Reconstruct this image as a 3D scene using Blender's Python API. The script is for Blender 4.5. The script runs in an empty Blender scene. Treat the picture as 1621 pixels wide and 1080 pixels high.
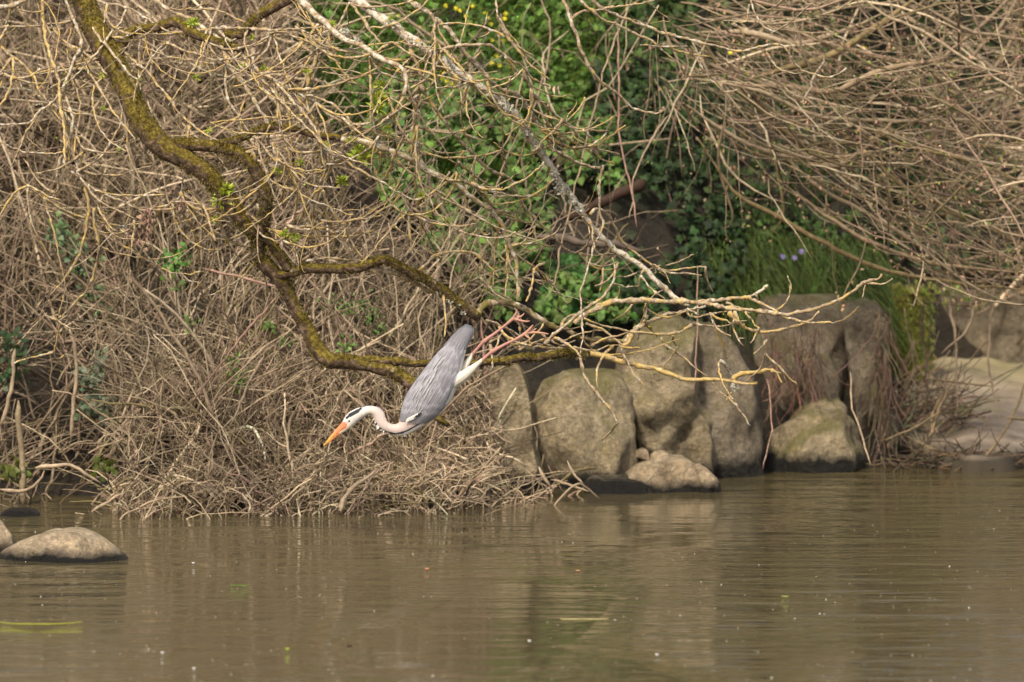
import bpy, math, random
import numpy as np
from mathutils import Vector, noise as mnoise
SC = bpy.context.scene
COL = SC.collection
R = math.radians
rng = np.random.default_rng(7)
random.seed(7)

# ---------------------------------------------------------------- camera, sky, sun, exposure
CAMH = 4.5; PITCH = 0.07151; LENS = 400.0; K = 36.0 / LENS / 1621.0
cam_d = bpy.data.cameras.new('camera'); cam = bpy.data.objects.new('camera', cam_d); COL.objects.link(cam)
cam.location = (0, 0, CAMH); cam.rotation_euler = (math.pi / 2 - PITCH, 0, 0)
cam_d.lens = LENS; cam_d.sensor_width = 36; cam_d.clip_start = 0.5; cam_d.clip_end = 1000
cam_d.dof.use_dof = True; cam_d.dof.focus_distance = 50.2; cam_d.dof.aperture_fstop = 3.4
SC.camera = cam
SUN_EL = R(50); SUN_AZ = R(200)          # compass style: 0 = +Y, 90 = +X
w = bpy.data.worlds.new('World'); SC.world = w; w.use_nodes = True
nt = w.node_tree; nt.nodes.clear()
sky = nt.nodes.new('ShaderNodeTexSky'); sky.sky_type = 'NISHITA'; sky.sun_disc = False
sky.sun_elevation = SUN_EL; sky.sun_rotation = SUN_AZ; sky.dust_density = 3.0; sky.air_density = 1.0
bg = nt.nodes.new('ShaderNodeBackground'); bg.inputs[1].default_value = 0.15
wo = nt.nodes.new('ShaderNodeOutputWorld')
hz_ = nt.nodes.new('ShaderNodeMix'); hz_.data_type = 'RGBA'; hz_.blend_type = 'MULTIPLY'; hz_.inputs[0].default_value = 1.0
nt.links.new(sky.outputs[0], hz_.inputs[6]); hz_.inputs[7].default_value = (1.08, 1.0, 0.86, 1)      # thin warm overcast veil
nt.links.new(hz_.outputs[2], bg.inputs[0]); nt.links.new(bg.outputs[0], wo.inputs[0])
sd = bpy.data.lights.new('sun', 'SUN'); sd.energy = 2.7; sd.angle = R(5.0); sd.color = (1.0, 0.92, 0.745)
sun = bpy.data.objects.new('sun', sd); COL.objects.link(sun)
to_sun = Vector((math.sin(SUN_AZ) * math.cos(SUN_EL), math.cos(SUN_AZ) * math.cos(SUN_EL), math.sin(SUN_EL)))
sun.rotation_euler = to_sun.to_track_quat('Z', 'Y').to_euler()
SC.view_settings.view_transform = 'Standard'; SC.view_settings.look = 'None'
SC.view_settings.exposure = 0.66; SC.view_settings.gamma = 1.0
SC.render.engine = 'CYCLES'

# ---------------------------------------------------------------- helpers
cp, sp = math.cos(PITCH), math.sin(PITCH)
def P(px, py, Y):
    """photo pixel at distance Y -> world point(s)"""
    px = np.asarray(px, float); py = np.asarray(py, float); Y = np.asarray(Y, float)
    a = (px - 810.5) * K; b = (540 - py) * K
    dy = cp + b * sp; dz = -sp + b * cp
    t = Y / dy
    return np.stack([a * t, Y + 0 * a, CAMH + dz * t], -1)

def props(o, label=None, cat=None, group=None, kind=None):
    if label: o['label'] = label
    if cat: o['category'] = cat
    if group: o['group'] = group
    if kind: o['kind'] = kind
    return o
def empty(name, loc, label, cat, group=None):
    o = bpy.data.objects.new(name, None); COL.objects.link(o); o.location = loc
    o.empty_display_size = 0.1
    return props(o, label, cat, group)

class MB:
    """collects geometry and links it as one mesh object"""
    def __init__(s): s.v = []; s.c = []; s.f = []; s.n = 0
    def add(s, v, faces, c=None):
        v = np.asarray(v, float).reshape(-1, 3)
        s.v.append(v)
        if c is None: c = np.ones(3)
        c = np.broadcast_to(np.asarray(c, float), (len(v), 3))
        s.c.append(c); s.f.append(np.asarray(faces, int) + s.n); s.n += len(v)
    def build(s, name, mat, parent=None, loc=None, smooth=True):
        me = bpy.data.meshes.new(name)
        V = np.concatenate(s.v) if s.v else np.zeros((0, 3))
        off = np.zeros(3)
        if parent is not None: off = np.array(parent['_w'] if '_w' in parent else parent.location)
        elif loc is not None: off = np.array(loc)
        V = V - off
        me.vertices.add(len(V)); me.vertices.foreach_set('co', V.astype(np.float32).ravel())
        idx = []; tot = []
        for f in s.f: idx.append(f.ravel()); tot.append(np.full(len(f), f.shape[1]))
        idx = np.concatenate(idx); tot = np.concatenate(tot)
        me.loops.add(len(idx)); me.loops.foreach_set('vertex_index', idx.astype(np.int32))
        me.polygons.add(len(tot))
        st = np.concatenate([[0], np.cumsum(tot)[:-1]])
        me.polygons.foreach_set('loop_start', st.astype(np.int32))
        me.polygons.foreach_set('loop_total', tot.astype(np.int32))
        me.polygons.foreach_set('use_smooth', np.full(len(tot), smooth))
        me.update(calc_edges=True)
        C = np.concatenate(s.c); C = np.concatenate([C, np.ones((len(C), 1))], 1)
        at = me.color_attributes.new('col', 'FLOAT_COLOR', 'POINT')
        at.data.foreach_set('color', C.astype(np.float32).ravel())
        me.materials.append(mat)
        o = bpy.data.objects.new(name, me); COL.objects.link(o)
        if parent is not None: o.parent = parent
        else: o.location = off
        return o

def catmull(pts, step):
    pts = np.asarray(pts, float)
    if len(pts) < 3: 
        n = max(2, int(np.linalg.norm(pts[-1, :3] - pts[0, :3]) / step) + 1)
        t = np.linspace(0, 1, n)[:, None]; return pts[0] * (1 - t) + pts[-1] * t
    q = np.vstack([2 * pts[0] - pts[1], pts, 2 * pts[-1] - pts[-2]])
    out = []
    for i in range(1, len(q) - 2):
        p0, p1, p2, p3 = q[i - 1], q[i], q[i + 1], q[i + 2]
        n = max(1, int(np.linalg.norm(p2[:3] - p1[:3]) / step))
        for t in np.linspace(0, 1, n, endpoint=False):
            out.append(0.5 * ((2 * p1) + (-p0 + p2) * t + (2 * p0 - 5 * p1 + 4 * p2 - p3) * t * t + (-p0 + 3 * p1 - 3 * p2 + p3) * t ** 3))
    out.append(q[-2]); return np.array(out)

def tubes(mb, PTS, RAD, sides=5, col=None):
    """PTS (S,N,3), RAD (S,N); every row a tube"""
    S, N, _ = PTS.shape
    T = np.gradient(PTS, axis=1); T /= np.linalg.norm(T, axis=2, keepdims=True) + 1e-9
    mean = T.mean(1, keepdims=True)
    ref = np.cross(mean, rng.normal(size=(S, 1, 3))); ref /= np.linalg.norm(ref, axis=2, keepdims=True) + 1e-9
    A = np.cross(T, np.broadcast_to(ref, T.shape)); A /= np.linalg.norm(A, axis=2, keepdims=True) + 1e-9
    B = np.cross(T, A)
    ang = np.arange(sides) * 2 * math.pi / sides
    ring = A[:, :, None, :] * np.cos(ang)[None, None, :, None] + B[:, :, None, :] * np.sin(ang)[None, None, :, None]
    V = PTS[:, :, None, :] + ring * RAD[:, :, None, None]
    i = np.arange(N - 1)[:, None]; j = np.arange(sides)[None, :]; jn = (j + 1) % sides
    f = np.stack([i * sides + j, i * sides + jn, (i + 1) * sides + jn, (i + 1) * sides + j], -1).reshape(-1, 4)
    F = (f[None] + (np.arange(S) * N * sides)[:, None, None]).reshape(-1, 4)
    if col is None: C = None
    else:
        C = np.repeat(np.asarray(col, float).reshape(S, 1, 3), N * sides, 1).reshape(-1, 3)
    mb.add(V.reshape(-1, 3), F, C)
    cap = np.arange(sides)
    caps = np.concatenate([(np.arange(S) * N * sides)[:, None] + cap[::-1][None], (np.arange(S) * N * sides + (N - 1) * sides)[:, None] + cap[None]])
    mb.f.append(caps + mb.n - len(V.reshape(-1, 3)))

def pt_tube(mb, pts, rad, sides=8, col=None):
    """one tube with parallel transported frames"""
    pts = np.asarray(pts, float); N = len(pts)
    T = np.gradient(pts, axis=0); T /= np.linalg.norm(T, axis=1, keepdims=True) + 1e-9
    a = np.cross(T[0], [0, 1, 0.3]); a /= np.linalg.norm(a) + 1e-9
    A = []
    for t in T:
        a = a - t * np.dot(a, t); a /= np.linalg.norm(a) + 1e-9; A.append(a)
    A = np.array(A); B = np.cross(T, A)
    ang = np.arange(sides) * 2 * math.pi / sides
    ring = A[:, None] * np.cos(ang)[None, :, None] + B[:, None] * np.sin(ang)[None, :, None]
    rad = np.asarray(rad, float)
    rr = rad if rad.ndim == 2 else np.repeat(rad[:, None], sides, 1)
    V = pts[:, None] + ring * rr[:, :, None]
    i = np.arange(N - 1)[:, None]; j = np.arange(sides)[None, :]; jn = (j + 1) % sides
    f = np.stack([i * sides + j, i * sides + jn, (i + 1) * sides + jn, (i + 1) * sides + j], -1).reshape(-1, 4)
    base = mb.n
    mb.add(V.reshape(-1, 3), f, col)
    mb.f.append(np.array([np.arange(sides)[::-1], np.arange(sides) + (N - 1) * sides]) + base)

IVY = np.array([(0, 0), (.25, -.12), (.5, .02), (.36, .25), (.52, .5), (.22, .55), (0, 1.0), (-.22, .55), (-.52, .5), (-.36, .25), (-.5, .02), (-.25, -.12)])
HEART = np.array([(0, 0), (.3, -.08), (.46, .2), (.36, .55), (0, 1.0), (-.36, .55), (-.46, .2), (-.3, -.08)])
LANCE = np.array([(0, 0), (.16, .25), (.14, .6), (0, 1.0), (-.14, .6), (-.16, .25)])
def leaves(mb, pos, size, nrm, up, shape, col, cup=.12):
    n = len(pos); m = len(shape)
    nrm = nrm / (np.linalg.norm(nrm, axis=1, keepdims=True) + 1e-9)
    x = np.cross(up, nrm); x /= np.linalg.norm(x, axis=1, keepdims=True) + 1e-9
    y = np.cross(nrm, x)
    size = np.asarray(size)[:, None, None]
    s2 = np.vstack([[0, .35], shape])
    z = np.concatenate([[0], np.full(m, -cup)]) + 0
    z = z[None, :, None] * (0.3 + rng.random((n, 1, 1)) * 1.5)
    V = pos[:, None] + size * (x[:, None] * s2[None, :, :1] + y[:, None] * s2[None, :, 1:] + nrm[:, None] * z)
    k = np.arange(m); f = np.stack([np.zeros(m, int), 1 + k, 1 + (k + 1) % m], -1)
    F = (f[None] + (np.arange(n) * (m + 1))[:, None, None]).reshape(-1, 3)
    mb.add(V.reshape(-1, 3), F, np.repeat(col, m + 1, 0))

def blades(mb, pos, length, direc, bend, width, col, N=5):
    """grass blades: flat tapering arcs"""
    n = len(pos)
    direc = direc / (np.linalg.norm(direc, axis=1, keepdims=True) + 1e-9)
    t = np.linspace(0, 1, N)[None, :, None]
    C = pos[:, None] + direc[:, None] * length[:, None, None] * t + bend[:, None] * (length[:, None, None] * t ** 2)
    side = np.cross(direc, rng.normal(size=(n, 3)) * .5 + [0, -1, .2]); side /= np.linalg.norm(side, axis=1, keepdims=True) + 1e-9
    wv = width[:, None, None] * (1 - t ** 1.6) * .5 + .0003
    V = np.stack([C - side[:, None] * wv, C + side[:, None] * wv], 2)
    i = np.arange(N - 1); f = np.stack([2 * i, 2 * i + 1, 2 * i + 3, 2 * i + 2], -1)
    F = (f[None] + (np.arange(n) * 2 * N)[:, None, None]).reshape(-1, 4)
    mb.add(V.reshape(-1, 3), F, np.repeat(col, 2 * N, 0))

# ---------------------------------------------------------------- materials
def newmat(name):
    m = bpy.data.materials.new(name); m.use_nodes = True
    n = m.node_tree.nodes; l = m.node_tree.links
    return m, n, l, n['Principled BSDF']
def tnoise(n, l, vec, scale, detail=4, rough=.6):
    t = n.new('ShaderNodeTexNoise'); t.inputs['Scale'].default_value = scale; t.inputs['Detail'].default_value = detail
    t.inputs['Roughness'].default_value = rough
    if vec is not None: l.new(vec, t.inputs['Vector'])
    return t.outputs['Fac']
def ramp(n, l, fac, stops):
    r = n.new('ShaderNodeValToRGB'); l.new(fac, r.inputs[0])
    e = r.color_ramp.elements
    while len(e) < len(stops): e.new(0.5)
    for el, (p, c) in zip(e, stops):
        el.position = p; el.color = (*c, 1) if hasattr(c, '__len__') else (c, c, c, 1)
    return r.outputs[0]
def mix(n, l, fac, a, b, mode='MIX'):
    m = n.new('ShaderNodeMix'); m.data_type = 'RGBA'; m.blend_type = mode
    for s, v in ((m.inputs[0], fac), (m.inputs[6], a), (m.inputs[7], b)):
        if hasattr(v, 'links'): l.new(v, s)
        elif hasattr(v, '__len__'): s.default_value = (*v, 1)
        else: s.default_value = v
    return m.outputs[2]
def math_(n, l, op, a, b=None):
    m = n.new('ShaderNodeMath'); m.operation = op
    for s, v in zip(m.inputs, (a, b)):
        if v is None: continue
        if hasattr(v, 'links'): l.new(v, s)
        else: s.default_value = v
    return m.outputs[0]
def bump(n, l, h, strength, dist, out):
    b = n.new('ShaderNodeBump'); b.inputs['Strength'].default_value = strength; b.inputs['Distance'].default_value = dist
    l.new(h, b.inputs['Height']); l.new(b.outputs[0], out)
def attr(n): 
    a = n.new('ShaderNodeAttribute'); a.attribute_name = 'col'; return a.outputs['Color']
def objco(n): return n.new('ShaderNodeTexCoord').outputs['Object']

def mat_stem(name, rough=.8, spots=True):
    m, n, l, b = newmat(name); co = objco(n)
    f = tnoise(n, l, co, 35, 3)
    c = mix(n, l, 1.0, attr(n), ramp(n, l, f, [(.3, (.62, .6, .58)), (.7, (1.25, 1.22, 1.2))]), 'MULTIPLY')
    l.new(c, b.inputs['Base Color']); b.inputs['Roughness'].default_value = rough
    b.inputs['Specular IOR Level'].default_value = .25
    return m
def mat_leaf(name, rough=.5, trans=.35, spec=.4):
    m, n, l, b = newmat(name); co = objco(n)
    f = tnoise(n, l, co, 60, 2)
    c = mix(n, l, 1.0, attr(n), ramp(n, l, f, [(.3, .75), (.7, 1.2)]), 'MULTIPLY')
    l.new(c, b.inputs['Base Color']); b.inputs['Roughness'].default_value = rough
    b.inputs['Specular IOR Level'].default_value = spec
    t = n.new('ShaderNodeBsdfTranslucent'); l.new(c, t.inputs[0])
    s = n.new('ShaderNodeMixShader'); s.inputs[0].default_value = trans
    l.new(b.outputs[0], s.inputs[1]); l.new(t.outputs[0], s.inputs[2]); l.new(s.outputs[0], n['Material Output'].inputs[0])
    return m
def mat_limb():
    m, n, l, b = newmat('mossy_bark'); co = objco(n)
    bark = ramp(n, l, tnoise(n, l, co, 40, 5), [(.3, (.025, .017, .012)), (.5, (.085, .055, .035)), (.75, (.28, .20, .14))])
    g = n.new('ShaderNodeNewGeometry'); sx = n.new('ShaderNodeSeparateXYZ'); l.new(g.outputs['Normal'], sx.inputs[0])
    up = math_(n, l, 'MULTIPLY', sx.outputs[2], .34)
    mo = math_(n, l, 'ADD', tnoise(n, l, co, 13, 6, .7), up)
    mossc = ramp(n, l, tnoise(n, l, co, 60, 4), [(.3, (.04, .026, .006)), (.48, (.10, .075, .014)), (.62, (.20, .15, .028)), (.76, (.33, .25, .065))])
    c = mix(n, l, ramp(n, l, mo, [(.50, 0.), (.58, .95)]), bark, mossc)
    li = ramp(n, l, tnoise(n, l, co, 16, 5), [(.62, 0.), (.68, 1.)])
    c = mix(n, l, math_(n, l, 'MULTIPLY', li, .75), c, (.34, .27, .21))
    c = mix(n, l, 1.0, c, attr(n), 'MULTIPLY')
    l.new(c, b.inputs['Base Color']); b.inputs['Roughness'].default_value = .95
    b.inputs['Specular IOR Level'].default_value = .15
    bump(n, l, tnoise(n, l, co, 60, 7, .7), 1.0, .014, b.inputs['Normal'])
    return m
def mat_twig():
    """twigs under yellow and grey lichen; col.r = amount of yellow, col.g = amount of grey"""
    m, n, l, b = newmat('lichened_twig'); co = objco(n)
    base = ramp(n, l, tnoise(n, l, co, 50, 4), [(.28, (.10, .07, .045)), (.45, (.24, .175, .115)), (.62, (.38, .30, .205))])
    a = n.new('ShaderNodeSeparateColor'); l.new(attr(n), a.inputs[0])
    yv = math_(n, l, 'ADD', tnoise(n, l, co, 26, 5, .7), math_(n, l, 'MULTIPLY', a.outputs[0], .15))
    c = mix(n, l, ramp(n, l, yv, [(.60, 0.), (.66, 1.)]), base, ramp(n, l, tnoise(n, l, co, 70, 2), [(.3, (.32, .215, .07)), (.7, (.52, .38, .15))]))
    gco = n.new('ShaderNodeMapping'); gco.inputs['Location'].default_value = (7, 3, 5); l.new(co, gco.inputs[0])
    gv = math_(n, l, 'ADD', tnoise(n, l, gco.outputs[0], 38, 5, .75), math_(n, l, 'MULTIPLY', a.outputs[1], .2))
    c = mix(n, l, ramp(n, l, gv, [(.62, 0.), (.67, .95)]), c, (.50, .46, .39))
    mo = math_(n, l, 'MULTIPLY', a.outputs[2], ramp(n, l, tnoise(n, l, co, 14, 4), [(.42, 0.), (.5, 1.)]))
    c = mix(n, l, mo, c, (.11, .09, .018))
    l.new(c, b.inputs['Base Color']); b.inputs['Roughness'].default_value = .85
    b.inputs['Specular IOR Level'].default_value = .2
    bump(n, l, tnoise(n, l, co, 150, 4), .8, .003, b.inputs['Normal'])
    return m
def mat_rock(name, c0, c1, moss=.5, wet=.055):
    m, n, l, b = newmat(name); g = n.new('ShaderNodeNewGeometry'); co = g.outputs['Position']
    f = tnoise(n, l, co, 4, 8, .65)
    c = ramp(n, l, f, [(.3, c0), (.72, c1)])
    c = mix(n, l, 1.0, c, ramp(n, l, tnoise(n, l, co, 45, 6, .8), [(.3, .42), (.5, .95), (.75, 1.5)]), 'MULTIPLY')
    c = mix(n, l, 1.0, c, ramp(n, l, tnoise(n, l, co, 9, 5, .6), [(.35, (.60, .57, .53)), (.5, (1, 1, 1)), (.68, (1.3, 1.25, 1.15))]), 'MULTIPLY')
    pale = ramp(n, l, tnoise(n, l, co, 11, 6, .7), [(.6, 0.), (.72, 1.)])
    c = mix(n, l, math_(n, l, 'MULTIPLY', pale, .4), c, (c1[0] * 1.35, c1[1] * 1.35, c1[2] * 1.3))
    sx = n.new('ShaderNodeSeparateXYZ'); l.new(g.outputs['Normal'], sx.inputs[0])
    mo = math_(n, l, 'ADD', tnoise(n, l, co, 6, 6), math_(n, l, 'MULTIPLY', sx.outputs[2], .3))
    c = mix(n, l, math_(n, l, 'MULTIPLY', ramp(n, l, mo, [(.62, 0.), (.78, 1.)]), moss), c, (.16, .15, .035))
    # cracks
    v = n.new('ShaderNodeTexVoronoi'); v.feature = 'DISTANCE_TO_EDGE'; v.inputs['Scale'].default_value = 2.3
    wv = n.new('ShaderNodeMapping'); l.new(co, wv.inputs[0])
    nn = n.new('ShaderNodeTexNoise'); nn.inputs['Scale'].default_value = 5; l.new(co, nn.inputs['Vector'])
    ad = n.new('ShaderNodeVectorMath'); ad.operation = 'MULTIPLY_ADD'; l.new(nn.outputs['Color'], ad.inputs[0]); ad.inputs[1].default_value = (.5, .5, .5); l.new(co, ad.inputs[2])
    l.new(ad.outputs[0], v.inputs['Vector'])
    crack = ramp(n, l, v.outputs[0], [(.0, .0), (.025, 1.)])
    
    # wet band and algae just above the water
    pz = n.new('ShaderNodeSeparateXYZ'); l.new(co, pz.inputs[0])
    wl = math_(n, l, 'ADD', pz.outputs[2], math_(n, l, 'MULTIPLY', math_(n, l, 'SUBTRACT', tnoise(n, l, co, 7, 5, .7), .5), .16 if wet > .04 else .08))
    wf = n.new('ShaderNodeMapRange'); l.new(wl, wf.inputs[0]); wf.inputs[1].default_value = wet; wf.inputs[2].default_value = wet + .05
    c = mix(n, l, wf.outputs[0], (.022, .020, .018), c)
    l.new(c, b.inputs['Base Color']); b.inputs['Roughness'].default_value = .9
    rr = n.new('ShaderNodeMapRange'); l.new(wf.outputs[0], rr.inputs[0]); rr.inputs[3].default_value = .35; rr.inputs[4].default_value = .92
    l.new(rr.outputs[0], b.inputs['Roughness']); b.inputs['Specular IOR Level'].default_value = .3
    rm = n.new('ShaderNodeMapping'); rm.inputs['Scale'].default_value = (1, 1, .45); rm.inputs['Rotation'].default_value = (0, .5, .2); l.new(co, rm.inputs[0])
    h = math_(n, l, 'ADD', tnoise(n, l, co, 16, 9, .75), tnoise(n, l, rm.outputs[0], 7, 6, .6))
    bump(n, l, h, 1.0, .075, b.inputs['Normal'])
    return m
def mat_soil():
    m, n, l, b = newmat('dark_bank_soil'); g = n.new('ShaderNodeNewGeometry'); co = g.outputs['Position']
    c = ramp(n, l, tnoise(n, l, co, 7, 8, .7), [(.3, (.010, .008, .006)), (.5, (.028, .021, .014)), (.75, (.065, .048, .032))])
    gr = ramp(n, l, tnoise(n, l, co, 2.2, 5), [(.52, 0.), (.6, 1.)])
    pz = n.new('ShaderNodeSeparateXYZ'); l.new(co, pz.inputs[0])
    zr = n.new('ShaderNodeMapRange'); l.new(pz.outputs[2], zr.inputs[0]); zr.inputs[1].default_value = .6; zr.inputs[2].default_value = 3.0
    c = mix(n, l, math_(n, l, 'MULTIPLY', gr, zr.outputs[0]), c, (.03, .055, .012))
    l.new(c, b.inputs['Base Color']); b.inputs['Roughness'].default_value = .95
    bump(n, l, tnoise(n, l, co, 20, 8, .7), 1.0, .05, b.inputs['Normal'])
    return m
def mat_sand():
    m, n, l, b = newmat('pale_silt'); g = n.new('ShaderNodeNewGeometry'); co = g.outputs['Position']
    c = ramp(n, l, tnoise(n, l, co, 5, 8, .7), [(.3, (.15, .115, .08)), (.5, (.30, .235, .17)), (.68, (.42, .34, .25))])
    pz = n.new('ShaderNodeSeparateXYZ'); l.new(co, pz.inputs[0])
    gz = n.new('ShaderNodeMapRange'); l.new(math_(n, l, 'ADD', pz.outputs[1], math_(n, l, 'MULTIPLY', tnoise(n, l, co, 3, 5), 1.2)), gz.inputs[0])
    gz.inputs[1].default_value = 56.4; gz.inputs[2].default_value = 58.2
    c = mix(n, l, gz.outputs[0], c, (.20, .19, .08))
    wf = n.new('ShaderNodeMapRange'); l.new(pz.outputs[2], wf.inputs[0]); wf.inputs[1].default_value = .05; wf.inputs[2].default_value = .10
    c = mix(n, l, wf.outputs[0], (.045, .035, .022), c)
    l.new(c, b.inputs['Base Color']); b.inputs['Roughness'].default_value = .95
    bump(n, l, tnoise(n, l, co, 8, 6, .6), .5, .02, b.inputs['Normal'])
    return m
def mat_water():
    m, n, l, b = newmat('murky_river_water'); g = n.new('ShaderNodeNewGeometry'); co = g.outputs['Position']
    b.inputs['Base Color'].default_value = (.080, .065, .031, 1)
    b.inputs['Roughness'].default_value = .04; b.inputs['IOR'].default_value = 1.333
    mp = n.new('ShaderNodeMapping'); mp.inputs['Scale'].default_value = (1.1, 3.2, 1); l.new(co, mp.inputs[0])
    h1 = tnoise(n, l, mp.outputs[0], 1.0, 4, .6)
    mp2 = n.new('ShaderNodeMapping'); mp2.inputs['Scale'].default_value = (.45, 1.0, 1); mp2.inputs['Rotation'].default_value = (0, 0, .1); l.new(co, mp2.inputs[0])
    h2 = tnoise(n, l, mp2.outputs[0], 1.2, 2, .5)
    # calmer and more ruffled patches of the surface
    mp3 = n.new('ShaderNodeMapping'); mp3.inputs['Scale'].default_value = (.55, .14, 1); mp3.inputs['Location'].default_value = (1.35, 0, 0); l.new(co, mp3.inputs[0])
    pat = ramp(n, l, tnoise(n, l, mp3.outputs[0], 1.0, 2), [(.40, .12), (.52, 1.)])
    h = math_(n, l, 'ADD', math_(n, l, 'MULTIPLY', math_(n, l, 'MULTIPLY', h1, pat), 2.1), math_(n, l, 'MULTIPLY', h2, .25))
    bump(n, l, h, 1.0, .026, b.inputs['Normal'])
    return m
M_stem = mat_stem('dry_stem'); M_leaf = mat_leaf('green_leaf'); M_ivy = mat_leaf('ivy_leaf', .6, .2, .22)
M_grass = mat_leaf('grass_blade', .55, .35, .3); M_dead = mat_leaf('dead_leaf', .8, .3, .1); M_petal = mat_leaf('flower_petal', .5, .3, .3)
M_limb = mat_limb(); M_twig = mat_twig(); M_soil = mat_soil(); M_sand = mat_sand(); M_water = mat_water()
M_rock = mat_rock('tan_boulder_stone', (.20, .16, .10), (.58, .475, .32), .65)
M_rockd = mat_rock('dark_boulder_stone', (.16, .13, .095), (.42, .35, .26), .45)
M_rockp = mat_rock('pale_boulder_stone', (.34, .26, .17), (.70, .56, .40), .1, .02)

# ---------------------------------------------------------------- terrain
WX = [-60, -2.7, -1.95, -1.72, -.3, .4, 1.0, 1.4, 2.4, 60]
WY = [51.0, 52.75, 52.7, 52.15, 52.45, 53.3, 54.05, 54.4, 54.7, 56.0]
def ground_z(x, y):
    x = np.asarray(x, float); y = np.asarray(y, float)
    d = y - np.interp(x, WX, WY)
    zl = np.interp(d, [-60, -3, 0, .2, 3, 8, 20, 200], [-1.6, -.9, -.02, .14, 2.7, 6.3, 10, 40])
    zc = np.interp(d, [-60, -3, 0, .2, .55, 3, 8, 20, 200], [-1.6, -.9, -.06, .2, .62, 3.2, 7, 11, 40])
    zr = np.interp(d, [-60, -3, 0, .2, 2.1, 2.3, 4.5, 8, 20, 200], [-1.6, -.9, -.12, -.02, .16, 1.0, 3.0, 6.5, 11, 40])
    wc = np.clip((x - .1) / .5, 0, 1); wr = np.clip((x - 1.65) / .25, 0, 1)
    z = zl * (1 - wc) + zc * wc; z = z * (1 - wr) + zr * wr
    n = .07 * np.sin(x * 2.3 + y * 1.1) * np.cos(y * 2.9 - x * .7) + .04 * np.sin(x * 6.1 - y * 4.3) + .02 * np.sin(x * 13 + y * 9)
    return z + n * np.clip(d * 1.2, 0, 1)
def hit(px, py):
    """where the sight line through a photo pixel meets the bank"""
    px = np.atleast_1d(np.asarray(px, float)); py = np.atleast_1d(np.asarray(py, float))
    out = np.zeros((len(px), 3)); Ys = np.arange(51.2, 75, .04)
    for s in range(0, len(px), 4000):
        q = P(px[s:s + 4000, None], py[s:s + 4000, None], Ys[None])
        below = (q[..., 2] < ground_z(q[..., 0], q[..., 1]))
        k = below.argmax(1); k[~below.any(1)] = 0
        out[s:s + 4000] = q[np.arange(len(k)), k]
    return out
def grid_obj(name, xs, ys, zf, mat, kind='structure'):
    X, Yy = np.meshgrid(xs, ys); Z = zf(X, Yy)
    V = np.stack([X, Yy, Z], -1).reshape(-1, 3); nx = len(xs); ny = len(ys)
    i = np.arange(ny - 1)[:, None]; j = np.arange(nx - 1)[None]
    F = np.stack([i * nx + j, i * nx + j + 1, (i + 1) * nx + j + 1, (i + 1) * nx + j], -1).reshape(-1, 4)
    mb = MB(); mb.add(V, F); o = mb.build(name, mat); o['kind'] = kind; return o
xs = np.unique(np.concatenate([np.linspace(-200, -6, 30), np.linspace(-6, 6, 260), np.linspace(6, 200, 30)]))
ys = np.unique(np.concatenate([np.linspace(-60, 50, 20), np.linspace(50, 60, 220), np.linspace(60, 260, 40)]))
def tz(x, y):
    z = ground_z(x, y); f = z.ravel(); xr = x.ravel(); yr = y.ravel()
    for i in range(len(f)):
        if abs(xr[i]) < 6.1 and 50 < yr[i] < 61: f[i] += .05 * mnoise.fractal(Vector((xr[i] * 3, yr[i] * 3, 0)), 1.0, 2.0, 4)
    return f.reshape(z.shape)
grid_obj('riverbank_ground', xs, ys, tz, M_soil)
grid_obj('river_water', np.linspace(-200, 200, 9), np.linspace(-60, 58, 9), lambda x, y: 0 * x, M_water)
# pale silt ledge at the right
def lz(x, y):
    yw = np.interp(x, WX, WY) - .45 + .14 * np.sin(x * 5) + .08 * np.sin(x * 13) + .04 * np.sin(x * 31)
    d = y - yw; wl = np.clip((x - 1.78 - .08 * np.sin(y * 5) - .05 * np.sin(y * 13 + 1)) / .18, 0, 1)
    z = np.interp(d, [-.05, 0, .05, .12, 1.3, 2.9, 3.2], [-.3, -.05, .04, .06, .20, .36, .2])
    z = z + .012 * np.sin(x * 7 + y * 3) * np.cos(y * 5) + .006 * np.sin(x * 23 + y * 9) * np.cos(y * 17 - x * 5)
    return z * wl - .3 * (1 - wl)
grid_obj('silt_ledge', np.linspace(1.5, 8, 160), np.linspace(53.9, 57.6, 120), lz, M_sand)

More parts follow.
